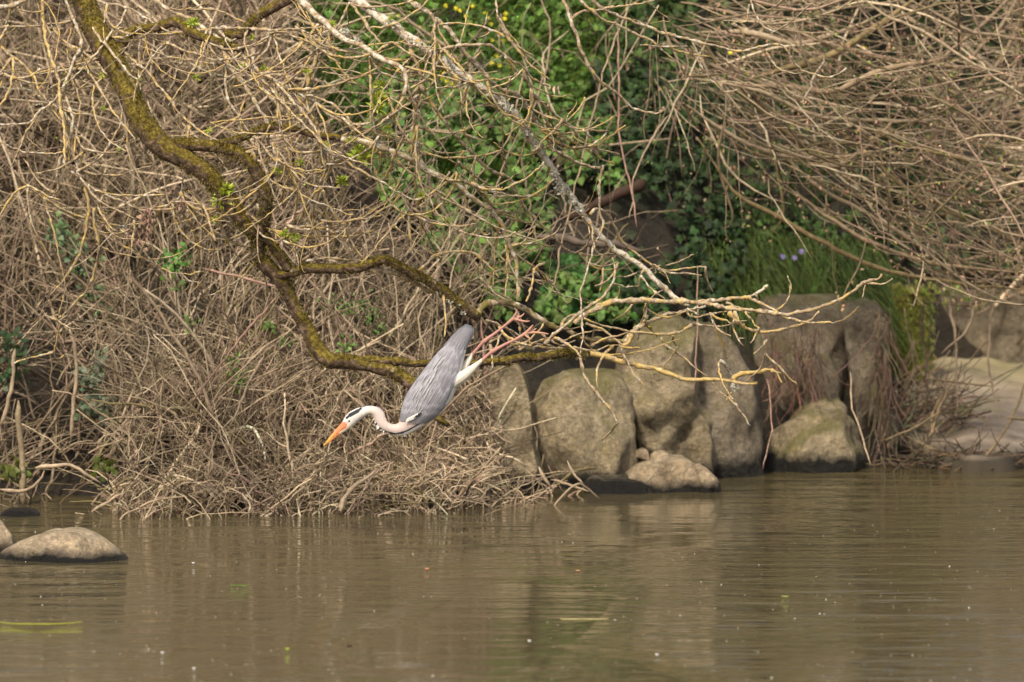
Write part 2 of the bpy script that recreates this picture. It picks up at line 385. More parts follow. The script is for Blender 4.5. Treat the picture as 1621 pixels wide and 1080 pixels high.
# ---------------------------------------------------------------- boulders
def rock(name, slices, Yc, hd, mat, label, cat='rock', group=None, amp=.02, seed=0, expo=4.2, nz=44, na=96, rnd=.5, facet=True):
    sl = np.array(slices, float)
    ys_ = np.linspace(sl[0, 0], sl[-1, 0], nz)
    u = np.linspace(0, 1, nz) ** 1.25; ys_ = sl[0, 0] + (sl[-1, 0] - sl[0, 0]) * u
    xl = np.interp(ys_, sl[:, 0], sl[:, 1]); xr = np.interp(ys_, sl[:, 0], sl[:, 2])
    for _ in range(2):
        xl[1:-1] = (xl[:-2] + xl[1:-1] * 2 + xl[2:]) / 4; xr[1:-1] = (xr[:-2] + xr[1:-1] * 2 + xr[2:]) / 4
    V = []; ang = np.arange(na) * 2 * math.pi / na
    wmax = (xr - xl).max()
    c = np.cos(ang); s = np.sin(ang)
    cx = np.sign(c) * abs(c) ** (2 / expo); sy = np.sign(s) * abs(s) ** (2 / expo)
    top = P((sl[0, 1] + sl[0, 2]) / 2, sl[0, 0], Yc)
    for i in range(nz):
        a = P(xl[i], ys_[i], Yc); b_ = P(xr[i], ys_[i], Yc)
        mid = (a + b_) / 2; hx = (b_[0] - a[0]) / 2
        hy = hd * min(1, ((xr[i] - xl[i]) / wmax)) ** rnd
        V.append(np.stack([mid[0] + hx * cx, Yc + hy * sy, np.full(na, mid[2])], -1))
    V = np.array(V).reshape(-1, 3)
    tp = P((xl[0] + xr[0]) / 2, sl[0, 0] - 2, Yc)
    V = np.vstack([V, tp])
    ctr = V.mean(0); rg = np.random.default_rng(seed + 100)
    for k in range(9 if facet else 0):          # split faces
        nn_ = np.array([rg.normal() * .55, -1 + .35 * rg.normal(), .15 + rg.normal() * .4]); nn_ /= np.linalg.norm(nn_)
        h_ = (V - ctr) @ nn_; lim = h_.max() * rg.uniform(.72, .93); ov = np.maximum(h_ - lim, 0)
        V = V - nn_[None] * (ov * .92)[:, None]
    for i in range(len(V)):
        v = Vector(V[i]); d = (V[i] - ctr); d[2] *= .6; d /= np.linalg.norm(d) + 1e-6
        q = v * 3.2 + Vector((seed * 7.3, seed * 3.1, 0))
        f = mnoise.fractal(q, 1.0, 2.0, 5)
        r_ = 1 - abs(mnoise.noise(v * 4.5 + Vector((seed, 0, 9)))) * 2
        cl = mnoise.voronoi(v * 3.1 + Vector((seed * 2.7, 0, seed)))[0]; cr = min(1, (cl[1] - cl[0]) * 3) - .7
        V[i] += d * (amp * 1.6 * f + amp * 1.0 * r_ - amp * .3 + amp * .8 * cr)
    i = np.arange(nz - 1)[:, None]; j = np.arange(na)[None]; jn = (j + 1) % na
    F = np.stack([i * na + j, (i + 1) * na + j, (i + 1) * na + jn, i * na + jn], -1).reshape(-1, 4)
    mb = MB(); mb.add(V, F); mb.f.append(np.stack([np.full(na, nz * na), np.arange(na), (np.arange(na) + 1) % na], -1))
    o = mb.build(name, mat, loc=tuple(np.array([top[0], Yc, 0])))
    return props(o, label, cat, group)
G = 'boulders along the foot of the bank'
rock('boulder', [(570, 778, 806), (585, 770, 822), (610, 766, 834), (650, 766, 842), (700, 768, 850), (745, 772, 856), (800, 772, 858)], 53.1, .3, M_rock, 'narrow tan boulder at the left end of the boulder row, partly behind twigs', group=G, seed=1, amp=.02)
rock('boulder', [(588, 905, 962), (594, 875, 978), (604, 852, 990), (622, 840, 997), (650, 836, 1002), (680, 838, 1005), (710, 843, 1006), (745, 853, 1001), (800, 858, 992)], 53.35, .35, M_rock, 'rounded tan boulder with a mossy top below the bare branch tips', group=G, seed=2, amp=.022, expo=4.5)
rock('boulder', [(505, 1052, 1078), (515, 1030, 1092), (530, 1008, 1101), (560, 985, 1104), (600, 978, 1102), (640, 990, 1106), (656, 996, 1122), (668, 999, 1128), (710, 1004, 1129), (780, 1008, 1131)], 53.75, .36, M_rock, 'tallest pale brown boulder in the middle of the boulder row', group=G, seed=3, amp=.03, expo=3)
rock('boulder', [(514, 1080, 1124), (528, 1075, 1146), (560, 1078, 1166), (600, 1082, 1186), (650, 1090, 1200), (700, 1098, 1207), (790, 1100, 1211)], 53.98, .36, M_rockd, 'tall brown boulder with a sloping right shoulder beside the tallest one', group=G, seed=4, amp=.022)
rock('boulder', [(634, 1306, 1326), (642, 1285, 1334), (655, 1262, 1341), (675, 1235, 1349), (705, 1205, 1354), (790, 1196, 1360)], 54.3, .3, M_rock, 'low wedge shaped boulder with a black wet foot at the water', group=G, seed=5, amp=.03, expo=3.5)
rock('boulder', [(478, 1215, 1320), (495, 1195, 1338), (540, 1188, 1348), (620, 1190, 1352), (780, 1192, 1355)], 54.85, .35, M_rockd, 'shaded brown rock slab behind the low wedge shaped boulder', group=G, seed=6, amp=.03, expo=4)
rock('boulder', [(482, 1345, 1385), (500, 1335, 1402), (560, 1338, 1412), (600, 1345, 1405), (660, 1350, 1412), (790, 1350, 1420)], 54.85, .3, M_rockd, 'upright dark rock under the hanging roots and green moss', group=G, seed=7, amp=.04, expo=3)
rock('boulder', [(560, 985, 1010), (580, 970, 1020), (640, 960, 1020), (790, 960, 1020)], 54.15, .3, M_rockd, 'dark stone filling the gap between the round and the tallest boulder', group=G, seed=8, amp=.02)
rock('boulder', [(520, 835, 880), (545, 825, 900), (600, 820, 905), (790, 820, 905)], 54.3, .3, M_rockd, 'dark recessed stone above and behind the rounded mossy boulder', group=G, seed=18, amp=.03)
rock('flat_rock', [(724, 1046, 1076), (730, 1026, 1094), (738, 1008, 1106), (748, 999, 1116), (757, 992, 1120), (785, 985, 1122)], 53.05, .26, M_rockp, 'flat pale tan rock lying at the water in front of the boulders', seed=9, amp=.014)
rock('flat_rock', [(735, 1100, 1108), (745, 1104, 1122), (760, 1108, 1136), (785, 1108, 1142)], 53.0, .16, M_rockp, 'small sloping pale stone against the right end of the flat rock', seed=10, amp=.01)
rock('stone', [(711, 1012, 1022), (715, 1007, 1026), (726, 1006, 1028)], 53.25, .04, M_rockp, 'smallest round pebble on top of the flat pale rock', seed=11, amp=.005)
rock('stone', [(714, 1036, 1050), (719, 1030, 1058), (735, 1028, 1062)], 53.25, .07, M_rockp, 'rounded brown stone on the back of the flat pale rock', seed=12, amp=.006)
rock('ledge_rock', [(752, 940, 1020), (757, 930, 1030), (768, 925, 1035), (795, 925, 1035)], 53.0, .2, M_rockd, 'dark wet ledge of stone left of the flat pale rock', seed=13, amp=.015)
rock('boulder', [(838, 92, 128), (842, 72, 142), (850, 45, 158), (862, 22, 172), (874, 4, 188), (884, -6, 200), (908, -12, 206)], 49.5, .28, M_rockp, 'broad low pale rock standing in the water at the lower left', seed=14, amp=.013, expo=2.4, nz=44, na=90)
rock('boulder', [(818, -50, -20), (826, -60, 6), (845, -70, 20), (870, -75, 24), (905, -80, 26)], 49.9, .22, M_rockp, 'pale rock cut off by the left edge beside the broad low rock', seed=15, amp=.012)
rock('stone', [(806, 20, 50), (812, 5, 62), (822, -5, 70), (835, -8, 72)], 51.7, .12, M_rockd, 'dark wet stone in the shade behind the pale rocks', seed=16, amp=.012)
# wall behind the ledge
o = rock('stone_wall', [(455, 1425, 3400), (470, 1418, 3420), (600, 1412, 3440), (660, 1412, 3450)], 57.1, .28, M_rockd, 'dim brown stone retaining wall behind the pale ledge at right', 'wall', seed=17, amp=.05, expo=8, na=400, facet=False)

# moss cushion on the corner of the wall
mb = MB()
n_ = 9000
px = 1400 + 62 * rng.random(n_) + 9 * rng.normal(size=n_); py = 458 + 138 * rng.random(n_) ** 1.1 + 5 * rng.normal(size=n_)
px = px - (py - 460) * .02
q = P(px, py, 56.26 - .06 * np.sqrt(np.clip(1 - ((px - 1434) / 34) ** 2, 0, 1)) - .12)
mc = np.stack([.17 + .16 * rng.random(n_), .175 + .16 * rng.random(n_), .04 + .04 * rng.random(n_)], -1)
blades(mb, q, .018 + .02 * rng.random(n_), rng.normal(size=(n_, 3)) * .5 + [0, -1, -.3], rng.normal(size=(n_, 3)) * .15 + [0, 0, -.4], .006 + .004 * rng.random(n_), mc, 3)
rock_core = rock('moss_cushion', [(463, 1420, 1446), (475, 1412, 1456), (540, 1410, 1458), (588, 1414, 1456), (600, 1420, 1450)], 56.28, .12, M_rockd, 'bright yellow green moss cushion hanging at the corner of the wall', 'moss', seed=20, amp=.02)
rock_core['_w'] = tuple(rock_core.location)
mo_ = mb.build('moss_fronds', M_leaf, rock_core)

# ---------------------------------------------------------------- bank vegetation
def jit(base, n, amt=.25, hue=.1):
    base = np.array(base, float); k = 1 + amt * rng.normal(size=(n, 1)); h = 1 + hue * rng.normal(size=(n, 3))
    return np.clip(base * k * h, .004, .9)
def inpoly(px, py, poly):
    poly = np.array(poly, float); r = np.zeros(len(px), bool); j = len(poly) - 1
    for i in range(len(poly)):
        xi, yi = poly[i]; xj, yj = poly[j]
        r ^= ((yi > py) != (yj > py)) & (px < (xj - xi) * (py - yi) / (yj - yi + 1e-9) + xi); j = i
    return r
def sample(poly, n):
    p = np.array(poly, float); out = []
    tot = 0
    while tot < n:
        a = rng.uniform(p[:, 0].min(), p[:, 0].max(), n * 2); b = rng.uniform(p[:, 1].min(), p[:, 1].max(), n * 2)
        k = inpoly(a, b, poly); out.append(np.stack([a[k], b[k]], -1)); tot += k.sum()
    return np.concatenate(out)[:n]
def clump_noise(x, z, s, sd=0.):
    return np.array([mnoise.noise(Vector((a * s + sd, b * s, sd * 3.1))) for a, b in zip(x, z)])

# grass: bright green slope behind the branches
gb = MB()
for poly, n, L, colr, drop in [
    ([(440, -80), (1020, -80), (980, 60), (920, 190), (760, 330), (620, 260), (520, 190), (440, 80)], 15000, .12, (.115, .195, .036), .3),
    ([(150, -40), (460, -40), (560, 200), (480, 230), (300, 60)], 1800, .10, (.06, .13, .022), .3),
    ([(1110, 385), (1200, 365), (1380, 385), (1430, 470), (1400, 530), (1260, 500), (1140, 490)], 9000, .17, (.10, .145, .035), 1.3),
    ([(1440, 590), (1700, 580), (1700, 606), (1440, 610)], 900, .05, (.15, .17, .05), .2),
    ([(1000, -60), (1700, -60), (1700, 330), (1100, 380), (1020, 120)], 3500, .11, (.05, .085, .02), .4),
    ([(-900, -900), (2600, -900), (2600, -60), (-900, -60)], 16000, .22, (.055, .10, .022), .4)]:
    s = sample(poly, n); q = hit(s[:, 0], s[:, 1])
    d = rng.normal(size=(n, 3)) * .55 + [0, -.45, .9]
    b = rng.normal(size=(n, 3)) * .2 + [0, -.25, -drop]
    blades(gb, q, L * (.5 + rng.random(n)), d, b, .004 + .005 * rng.random(n), jit(colr, n, .3, .12), 6)
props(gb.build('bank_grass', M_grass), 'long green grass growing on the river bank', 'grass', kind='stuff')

# ivy and leafy ground cover
ib = MB()
def ivy(poly, n, size, base, shape, off=.1, mbx=None, thr=-.25, up=.5):
    s = sample(poly, n * 2); k = clump_noise(s[:, 0], s[:, 1], .022, n % 13) > thr; s = s[k][:n]; n = len(s)
    hol = inpoly(s[:, 0] + 8 * rng.normal(size=n), s[:, 1] + 8 * rng.normal(size=n), [(865, 300), (930, 275), (1000, 285), (1075, 300), (1085, 400), (1000, 415), (930, 400), (870, 380)]) & (rng.random(n) < .93)
    s = s[~hol]; n = len(s); q = hit(s[:, 0], s[:, 1]); q[:, 1] -= off * rng.random(n)
    nr = rng.normal(size=(n, 3)) * .5 + [0, -1, up]; upv = rng.normal(size=(n, 3)) * .6 + [0, 0, -1]
    leaves(mbx or ib, q, size * (.6 + .7 * rng.random(n)), nr, upv, shape, jit(base, n, .32, .1))
ivy([(560, 120), (800, 110), (960, 180), (990, 300), (880, 290), (860, 420), (960, 430), (1010, 500), (800, 500), (700, 400), (600, 300)], 4200, .038, (.09, .155, .036), HEART, .35, thr=-.15)
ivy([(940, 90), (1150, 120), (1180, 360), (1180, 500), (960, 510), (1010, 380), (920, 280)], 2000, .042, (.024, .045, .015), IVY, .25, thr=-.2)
ivy([(950, -60), (1100, -60), (1110, 200), (950, 200)], 900, .04, (.045, .08, .02), HEART, .2, thr=-.5)
ivy([(860, 400), (1010, 400), (1060, 500), (860, 510)], 520, .045, (.055, .13, .03), IVY, .2)
ivy([(1130, 330), (1420, 330), (1420, 470), (1130, 480)], 700, .034, (.06, .11, .025), HEART, .1)
ivy([(1000, -40), (1700, -40), (1700, 420), (1100, 420)], 3000, .035, (.035, .06, .018), HEART, .12)
ivy([(440, -60), (1000, -60), (900, 220), (620, 260)], 3000, .034, (.10, .175, .036), HEART, .14)
ivy([(-900, -900), (2600, -900), (2600, -60), (-900, -60)], 14000, .07, (.05, .085, .022), HEART, .35)
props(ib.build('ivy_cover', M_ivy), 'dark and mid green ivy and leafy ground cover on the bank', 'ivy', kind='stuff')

# dry bramble thicket
GREY = np.array([(.33, .26, .18), (.23, .175, .12), (.43, .35, .25), (.28, .195, .15), (.17, .14, .07), (.09, .068, .045)])
GW = [.28, .26, .18, .12, .08, .08]
def curves(start, direc, length, curl, N, wig=.02):
    """start (S,3), direc (S,3) unit; gentle arcs with kinks"""
    S = len(start); t = np.linspace(0, 1, N)[None, :, None]
    direc = direc / (np.linalg.norm(direc, axis=1, keepdims=True) + 1e-9)
    pts = start[:, None] + direc[:, None] * length[:, None, None] * t + curl[:, None] * length[:, None, None] * t * t
    w = rng.normal(size=(S, N, 3)) * wig * length[:, None, None]
    w[:, 0] = 0; w = np.cumsum(w, 1) * .45
    return pts + w
def tang(mbx, poly, n, L, rad, dirb, off, curl=.5, cols=GREY, wts=GW, N=9, side=True, bright=1., flat=.35, wig=.02):
    s = sample(poly, n * 2); cl = clump_noise(s[:, 0], s[:, 1], .011, 3.) + .6 * clump_noise(s[:, 0], s[:, 1], .03, 8.)
    k_ = cl > (-.22 + .2 * rng.normal(size=len(s))); s = s[k_][:n]; cl = cl[k_][:n]; n = len(s)
    q = hit(s[:, 0], s[:, 1]); q[:, 1] -= off[0] + (off[1] - off[0]) * rng.random(n)
    a = rng.normal(dirb[0], dirb[1] * .62, n) + rng.choice([-.38, .38], n)
    d = np.stack([np.sin(a), rng.normal(0, flat, n), np.cos(a)], -1)
    ln = L * np.exp(rng.normal(0, .4, n)); q = q - d * ln[:, None] * .5
    c = rng.normal(size=(n, 3)) * [curl, curl * .5, curl * .5] + [0, -.1, -curl * .5]
    pts = curves(q, d, ln, c, N, wig)
    sx_ = 810.5 + pts[..., 0] / pts[..., 1] / K; sy_ = 540 - ((pts[..., 2] - CAMH) / pts[..., 1] + PITCH) / K
    ih = inpoly(sx_.ravel(), sy_.ravel(), [(-40, 610), (100, 590), (160, 680), (150, 800), (-40, 810)]).reshape(sx_.shape).mean(1)
    ir = inpoly(sx_.ravel(), sy_.ravel(), [(770, 575), (1100, 560), (1100, 770), (900, 755), (800, 700)]).reshape(sx_.shape).mean(1)
    lowz = (pts[..., 2].min(1) < .05) & (rng.random(n) < .55)
    keep = ~lowz & ~((ih > .3) & (rng.random(n) < .3)) & ~((ir > .12) & (rng.random(n) < .9))
    pts = pts[keep]; n = len(pts); cl = cl[keep]
    q0 = pts; q0[..., 2] = np.maximum(q0[..., 2], -.03)
    r = rad * np.exp(rng.normal(0, .35, n))[:, None] * np.linspace(1.1, .45, N)[None]
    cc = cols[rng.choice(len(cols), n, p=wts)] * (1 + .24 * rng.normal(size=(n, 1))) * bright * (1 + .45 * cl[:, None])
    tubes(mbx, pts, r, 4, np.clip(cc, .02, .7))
    if side:      # forks off the stems
        k = rng.integers(2, N - 2, n); st = pts[np.arange(n), k]; tg = pts[np.arange(n), k + 1] - st
        tg /= np.linalg.norm(tg, axis=1, keepdims=True) + 1e-9
        d2 = tg + rng.normal(size=(n, 3)) * [.5, .3, .4]
        p2 = curves(st, d2, ln[keep] * .5 * rng.random(n), rng.normal(size=(n, 3)) * .3, 6, .03)
        tubes(mbx, p2, r[np.arange(n), k][:, None] * np.linspace(.7, .35, 6)[None], 3, np.clip(cc, .02, .7))
tb = MB()
THK = [(-260, -40), (540, -60), (560, 150), (660, 260), (760, 330), (860, 420), (840, 560), (770, 620), (800, 690), (860, 770), (700, 795), (500, 808), (160, 812), (90, 740), (-260, 740)]
UP = [(-260, -40), (430, -60), (470, 120), (560, 230), (680, 300), (800, 400), (800, 560), (770, 620), (700, 640), (300, 560), (100, 470), (-260, 470)]
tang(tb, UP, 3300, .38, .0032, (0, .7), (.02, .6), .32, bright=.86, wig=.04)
tang(tb, UP, 520, .75, .0050, (.1, .5), (.15, .75), .3, bright=.95, wig=.03)
tang(tb, [(-260, -40), (430, -60), (480, 200), (300, 330), (-260, 380)], 900, .35, .0040, (-.2, .8), (.1, .7), .5, wig=.05)
LOW = [(200, 560), (760, 560), (790, 690), (800, 775), (700, 798), (500, 808), (190, 812)]
tang(tb, LOW, 3000, .27, .0032, (0, .6), (.1, .65), .38, bright=1.0, wig=.045)
tang(tb, LOW, 230, .55, .0052, (.2, .5), (.3, .8), .45, bright=1.1, wig=.04)
tang(tb, [(190, 735), (790, 710), (850, 775), (700, 800), (500, 810), (170, 812)], 1700, .17, .0036, (.2, .6), (.3, .8), .45, bright=1.3, wig=.05)
tang(tb, [(800, 740), (900, 750), (930, 778), (800, 790)], 70, .18, .0036, (.3, .7), (.2, .5), .45, bright=1.1, wig=.05)
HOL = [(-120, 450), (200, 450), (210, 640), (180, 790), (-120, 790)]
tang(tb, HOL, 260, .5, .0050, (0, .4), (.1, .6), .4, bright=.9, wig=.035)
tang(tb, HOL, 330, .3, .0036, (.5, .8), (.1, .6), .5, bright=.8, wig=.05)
# paler canes further up among the grass
tang(tb, [(540, 40), (1000, 0), (1060, 330), (880, 480), (760, 330), (600, 250)], 140, .5, .0036, (.3, .35), (.1, .5), .35, side=True, wig=.045)
tang(tb, [(60, -60), (470, -60), (420, 200), (60, 200)], 260, .6, .0075, (-.4, .6), (.1, .6), .35, bright=1.25, wig=.03)
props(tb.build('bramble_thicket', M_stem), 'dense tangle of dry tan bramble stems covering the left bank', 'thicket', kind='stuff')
# above the frame, the thicket goes on
tb2 = MB()
tang(tb2, [(-1500, -800), (380, -800), (330, -60), (-1500, -60)], 2200, .7, .006, (0, .8), (.05, .6), .4, N=7)
tang(tb2, [(1200, -800), (3000, -800), (3000, -60), (1200, -60)], 2600, .8, .006, (0, .8), (.05, .6), .4, N=7)
tang(tb2, [(300, -800), (1300, -800), (1300, -330), (300, -330)], 900, .8, .006, (0, .8), (.05, .6), .4, N=7)
tang(tb2, [(-1500, -40), (-240, -40), (-240, 780), (-1500, 780)], 4000, .6, .005, (0, .8), (.05, .6), .5, N=7)
tang(tb2, [(1640, -40), (3000, -40), (3000, 440), (1640, 440)], 2500, .8, .005, (.7, .7), (.05, .7), .4, N=7)
props(tb2.build('upper_bank_scrub', M_stem), 'dry brown scrub on the bank above and beside the view', 'scrub', kind='stuff')
# litter of dead leaves caught in the thicket
lb = MB(); n = 2600
s = sample(THK, n); q = hit(s[:, 0], s[:, 1]); q[:, 1] -= .35 * rng.random(n)
leaves(lb, q, .014 + .02 * rng.random(n), rng.normal(size=(n, 3)) + [0, -1, .5], rng.normal(size=(n, 3)), LANCE, jit((.22, .15, .10), n, .35))
props(lb.build('leaf_litter', M_dead), 'small brown dead leaves caught among the bramble stems', 'dead leaves', kind='stuff')

# ---------------------------------------------------------------- single bank plants
def leafy(name, spots, n, size, colr, label, shape=HEART, off=.68, spread=14, stemcol=(.12, .14, .05), cat='plant', group=None):
    c0 = np.mean(np.array(spots, float), 0); b = hit(c0[0], c0[1])[0]; b[1] -= off
    e = empty(name, tuple(b), label, cat, group)
    for (x, y) in spots:
        mb = MB(); ms = MB()
        a = rng.normal(size=(n, 2)) * spread * [1, .8] + [x, y]
        q = P(a[:, 0], a[:, 1], b[1] + .06 * rng.normal(size=n))
        leaves(mb, q, size * (.6 + .7 * rng.random(n)), rng.normal(size=(n, 3)) * .7 + [0, -1, .6], rng.normal(size=(n, 3)) * .8 + [0, 0, -.4], shape, jit(colr, n, .22, .08))
        k = n; rt = np.tile(P(x, y + spread * 1.4, b[1] + .12), (k, 1))
        pts = np.stack([rt * (1 - t) + q[:k] * t + [0, 0, .02 * math.sin(3.14 * t)] for t in np.linspace(0, 1, 6)], 1)
        tubes(mb, pts, np.full((k, 6), .0012), 3, np.tile(stemcol, (k, 1)))
        mb.build('leaf_spray', M_leaf, e)
    return e
leafy('young_plant', [(368, 570), (378, 592), (372, 606)], 34, .022, (.16, .34, .05), 'bright green seedling among dry brambles below the main limb', LANCE, spread=9)
leafy('young_plant', [(528, 482), (556, 488), (590, 500), (600, 520), (575, 478)], 26, .022, (.17, .33, .07), 'bright green leafy shoot right of the drooping limb above the heron', LANCE, spread=10)
leafy('young_plant', [(262, 408), (288, 402), (276, 418)], 24, .024, (.10, .24, .04), 'small green plant in the brambles left of the limb fork', spread=9)
leafy('young_plant', [(455, 540), (545, 548)], 16, .02, (.13, .24, .05), 'faint green sprigs either side of the limb bend', spread=8)
leafy('young_plant', [(280, 452), (300, 508), (428, 515)], 12, .022, (.12, .2, .04), 'scattered green sprigs low in the middle of the brambles', spread=8)
leafy('bramble_bush', [(148, 600), (160, 632), (172, 660), (140, 645), (180, 640), (135, 598), (160, 575)], 34, .028, (.19, .24, .15), 'grey green bramble spray in the dark hollow at left', HEART, spread=10, cat='bramble')
leafy('bramble_bush', [(90, 360), (112, 395), (98, 378), (130, 420), (150, 470), (165, 500)], 26, .027, (.13, .20, .09), 'dull green bramble leaves under the yellow hanging twigs at left', HEART, spread=12, cat='bramble')
leafy('bramble_bush', [(10, 540), (25, 570), (8, 600)], 26, .03, (.05, .10, .035), 'dark green leaves at the left edge of the brambles', HEART, spread=14, cat='bramble')
leafy('bramble_bush', [(12, 748), (30, 742), (170, 735), (165, 742)], 30, .03, (.10, .12, .02), 'olive leaves low over the dark water hollow at left', HEART, spread=9, cat='bramble')
leafy('bramble_bush', [(1450, 470), (1510, 462), (1495, 452)], 14, .026, (.22, .26, .05), 'yellow green sprig hanging below the drooping shrub over the wall', HEART, off=.8, spread=12, cat='bramble')

# flowers
def flower(name, px, py, colr, label, cat, group, petals=8, r=.012, off=.12):
    b = hit(px, py)[0]; b[1] -= off
    h = .05
    e = empty(name, (b[0], b[1] + .02, b[2] - h), label, cat, group)
    n = petals; a = np.arange(n) * 2 * math.pi / n + rng.random()
    nm = np.tile(np.array([.15, -1, .5]) + rng.normal(size=3) * .15, (n, 1))
    x = np.cross([0, 0, 1.], nm[0]); x /= np.linalg.norm(x); y = np.cross(nm[0], x); y /= np.linalg.norm(y)
    upv = x[None] * np.cos(a)[:, None] + y[None] * np.sin(a)[:, None]
    mb = MB(); leaves(mb, np.tile(b, (n, 1)), np.full(n, r), nm, upv, np.array([(0, 0), (.22, .4), (.2, .85), (0, 1), (-.2, .85), (-.22, .4)]), jit(colr, n, .06, .03))
    mb.build('petals', M_petal, e)
    ms = MB(); pt_tube(ms, np.array([(b[0], b[1] + .02, b[2] - h), (b[0] + .003, b[1] + .012, b[2] - h * .5), (b[0], b[1] + .002, b[2])]), [.0015] * 3, 5, (.08, .14, .03))
    ms.build('stalk', M_stem, e)
YF = [('near the top edge', [(706, 8), (722, 12), (729, 15), (738, 24), (748, 8), (768, 20), (774, 27), (777, 37), (779, 62), (797, 64), (799, 28), (800, 20), (664, 43), (648, 32), (629, 25)]),
      ('in the middle of the green slope', [(786, 87), (779, 99), (791, 102), (803, 101), (805, 106), (813, 107), (823, 124), (797, 63)]),
      ('below the grey branch', [(688, 110), (701, 113), (700, 122), (707, 127), (714, 130), (719, 134), (716, 131), (665, 44)]),
      ('under the upper right twigs', [(1139, 54), (1150, 68), (1146, 105), (1301, 40), (1327, 63), (1340, 66), (1358, 62)])]
ORD = ['leftmost', 'second from the left', 'third from the left', 'fourth from the left', 'fifth from the left', 'sixth from the left', 'seventh from the left', 'eighth from the left', 'seventh from the right', 'sixth from the right', 'fifth from the right', 'fourth from the right', 'third from the right', 'second from the right', 'rightmost']
def ordw(i, n): return ORD[i] if i < 8 and i < n - 1 else ORD[15 - (n - i)]
for nm, L_ in YF:
    for i, (x, y) in enumerate(sorted(L_)):
        flower('celandine_flower', x, y, (.78, .66, .03), ordw(i, len(L_)) + ' of the small yellow flowers ' + nm, 'flower', 'small yellow flowers ' + nm, off=.1 if x < 1000 else 1.0)
for i, (x, y) in enumerate([(669, 115), (716, 86), (797, 142), (799, 46)]):
    flower('violet_flower', x, y, (.25, .20, .55), ordw(i, 4) + ' of the violet flowers on the upper middle slope', 'flower', 'violet flowers on the slope', 6, .014, .14)
for i, (x, y) in enumerate([(1238, 402), (1256, 404), (1267, 394)]):
    flower('violet_flower', x, y, (.30, .24, .55), ordw(i, 3) + ' of the violet flowers in hanging grass above the boulders', 'flower', 'violet flowers above the boulders', 6, .016, .2)

# ---------------------------------------------------------------- traced sticks, vines, log
def tap(n, e=.12):
    t = np.linspace(0, 1, n); return np.clip(np.minimum(t, 1 - t) / e, .12, 1) ** .6
def poly3(pts, Y0, Y1, step=.02):
    p = np.array(pts, float); t = np.linspace(0, 1, len(p))
    return P(p[:, 0], p[:, 1], Y0 + (Y1 - Y0) * t)
def stick(name, pts, r0, r1, Y0, Y1, colr, label, cat, group=None, mat=None, jitter=.007, sides=7):
    q = catmull(poly3(pts, Y0, Y1), .03); n = len(q)
    w = np.cumsum(rng.normal(size=(n, 3)) * jitter, 0); w -= np.linspace(0, 1, n)[:, None] * w[-1]; q = q + w * .5
    rr = np.linspace(r0, r1, n) * (1 + .12 * rng.normal(size=n)) * tap(n, .08)
    mb = MB(); pt_tube(mb, q, rr, sides, colr)
    return props(mb.build(name, mat or M_stem, loc=tuple(q[0])), label, cat, group)
TAN = (.40, .31, .22); TAN2 = (.30, .23, .16); PINK = (.30, .19, .15); OLV = (.16, .13, .06); DK = (.08, .06, .045)
stick('dead_stick', [(540, 812), (541, 790), (560, 765), (598, 742)], .012, .007, 51.6, 51.7, TAN, 'thick pale stick leaning at the water edge under the heron', 'stick')
stick('dead_stick', [(55, 742), (110, 738), (135, 750), (160, 765)], .010, .008, 51.9, 51.9, TAN, 'pale bent stick across the dark hollow above the low rock', 'stick')
stick('dead_stick', [(0, 775), (30, 782), (60, 765), (70, 745)], .009, .006, 51.8, 51.8, TAN2, 'curved stick low at the left edge above the rocks', 'stick')
stick('dead_stick', [(870, 812), (912, 770), (950, 790)], .006, .005, 52.2, 52.4, TAN2, 'thin stick leaning into the water left of the boulders', 'stick')
stick('dead_stick', [(852, 738), (862, 760), (875, 775)], .009, .007, 52.3, 52.3, TAN, 'short straight stick beside the round boulder foot', 'stick')
stick('dead_stick', [(872, 758), (900, 768), (932, 778)], .007, .006, 52.5, 52.4, TAN2, 'dead stick lying flat at the foot of the round boulder', 'stick')
stick('dead_stick', [(880, 772), (905, 748), (945, 742)], .009, .005, 52.5, 52.7, OLV, 'dark slanting stick in front of the round boulder', 'stick')
stick('dead_stick', [(898, 730), (912, 752), (925, 768)], .006, .005, 52.5, 52.5, TAN, 'pale short stick crossing the dark slanting one', 'stick')
stick('dead_stick', [(145, 812), (175, 795), (200, 780)], .008, .005, 51.6, 51.7, TAN, 'small pale stick at the water edge right of the hollow', 'stick')
stick('dead_stick', [(325, 425), (380, 437), (440, 455)], .006, .006, 51.7, 51.6, PINK, 'long thin reddish stick reaching the drooping limb from the left', 'stick')
stick('dead_stick', [(440, 470), (395, 520), (350, 575), (300, 640)], .006, .004, 51.7, 51.8, PINK, 'long slanting stick in the middle of the brambles', 'stick')
stick('dead_stick', [(340, 665), (300, 570), (235, 470), (200, 430)], .009, .007, 51.9, 51.9, TAN2, 'thick diagonal stem through the middle of the brambles', 'stick')
stick('dead_stick', [(420, 565), (390, 615), (365, 672)], .006, .005, 51.5, 51.5, TAN, 'short pale stick slanting up right in the lower brambles', 'stick')
stick('dead_stick', [(0, 675), (15, 620), (24, 552)], .010, .009, 51.7, 51.7, TAN2, 'upright brown stem near the left edge', 'stick')
stick('dead_stick', [(112, 700), (116, 620), (117, 560), (110, 520)], .010, .008, 51.7, 51.7, TAN2, 'tall upright stem rising from the dark hollow at left', 'stick')
stick('tree_stump', [(40, 800), (37, 740), (34, 690), (29, 634)], .018, .011, 52.2, 52.2, (.24, .19, .125), 'thin broken pale stump in the dark hollow at left', 'stump', sides=10).name = 'broken_stump'
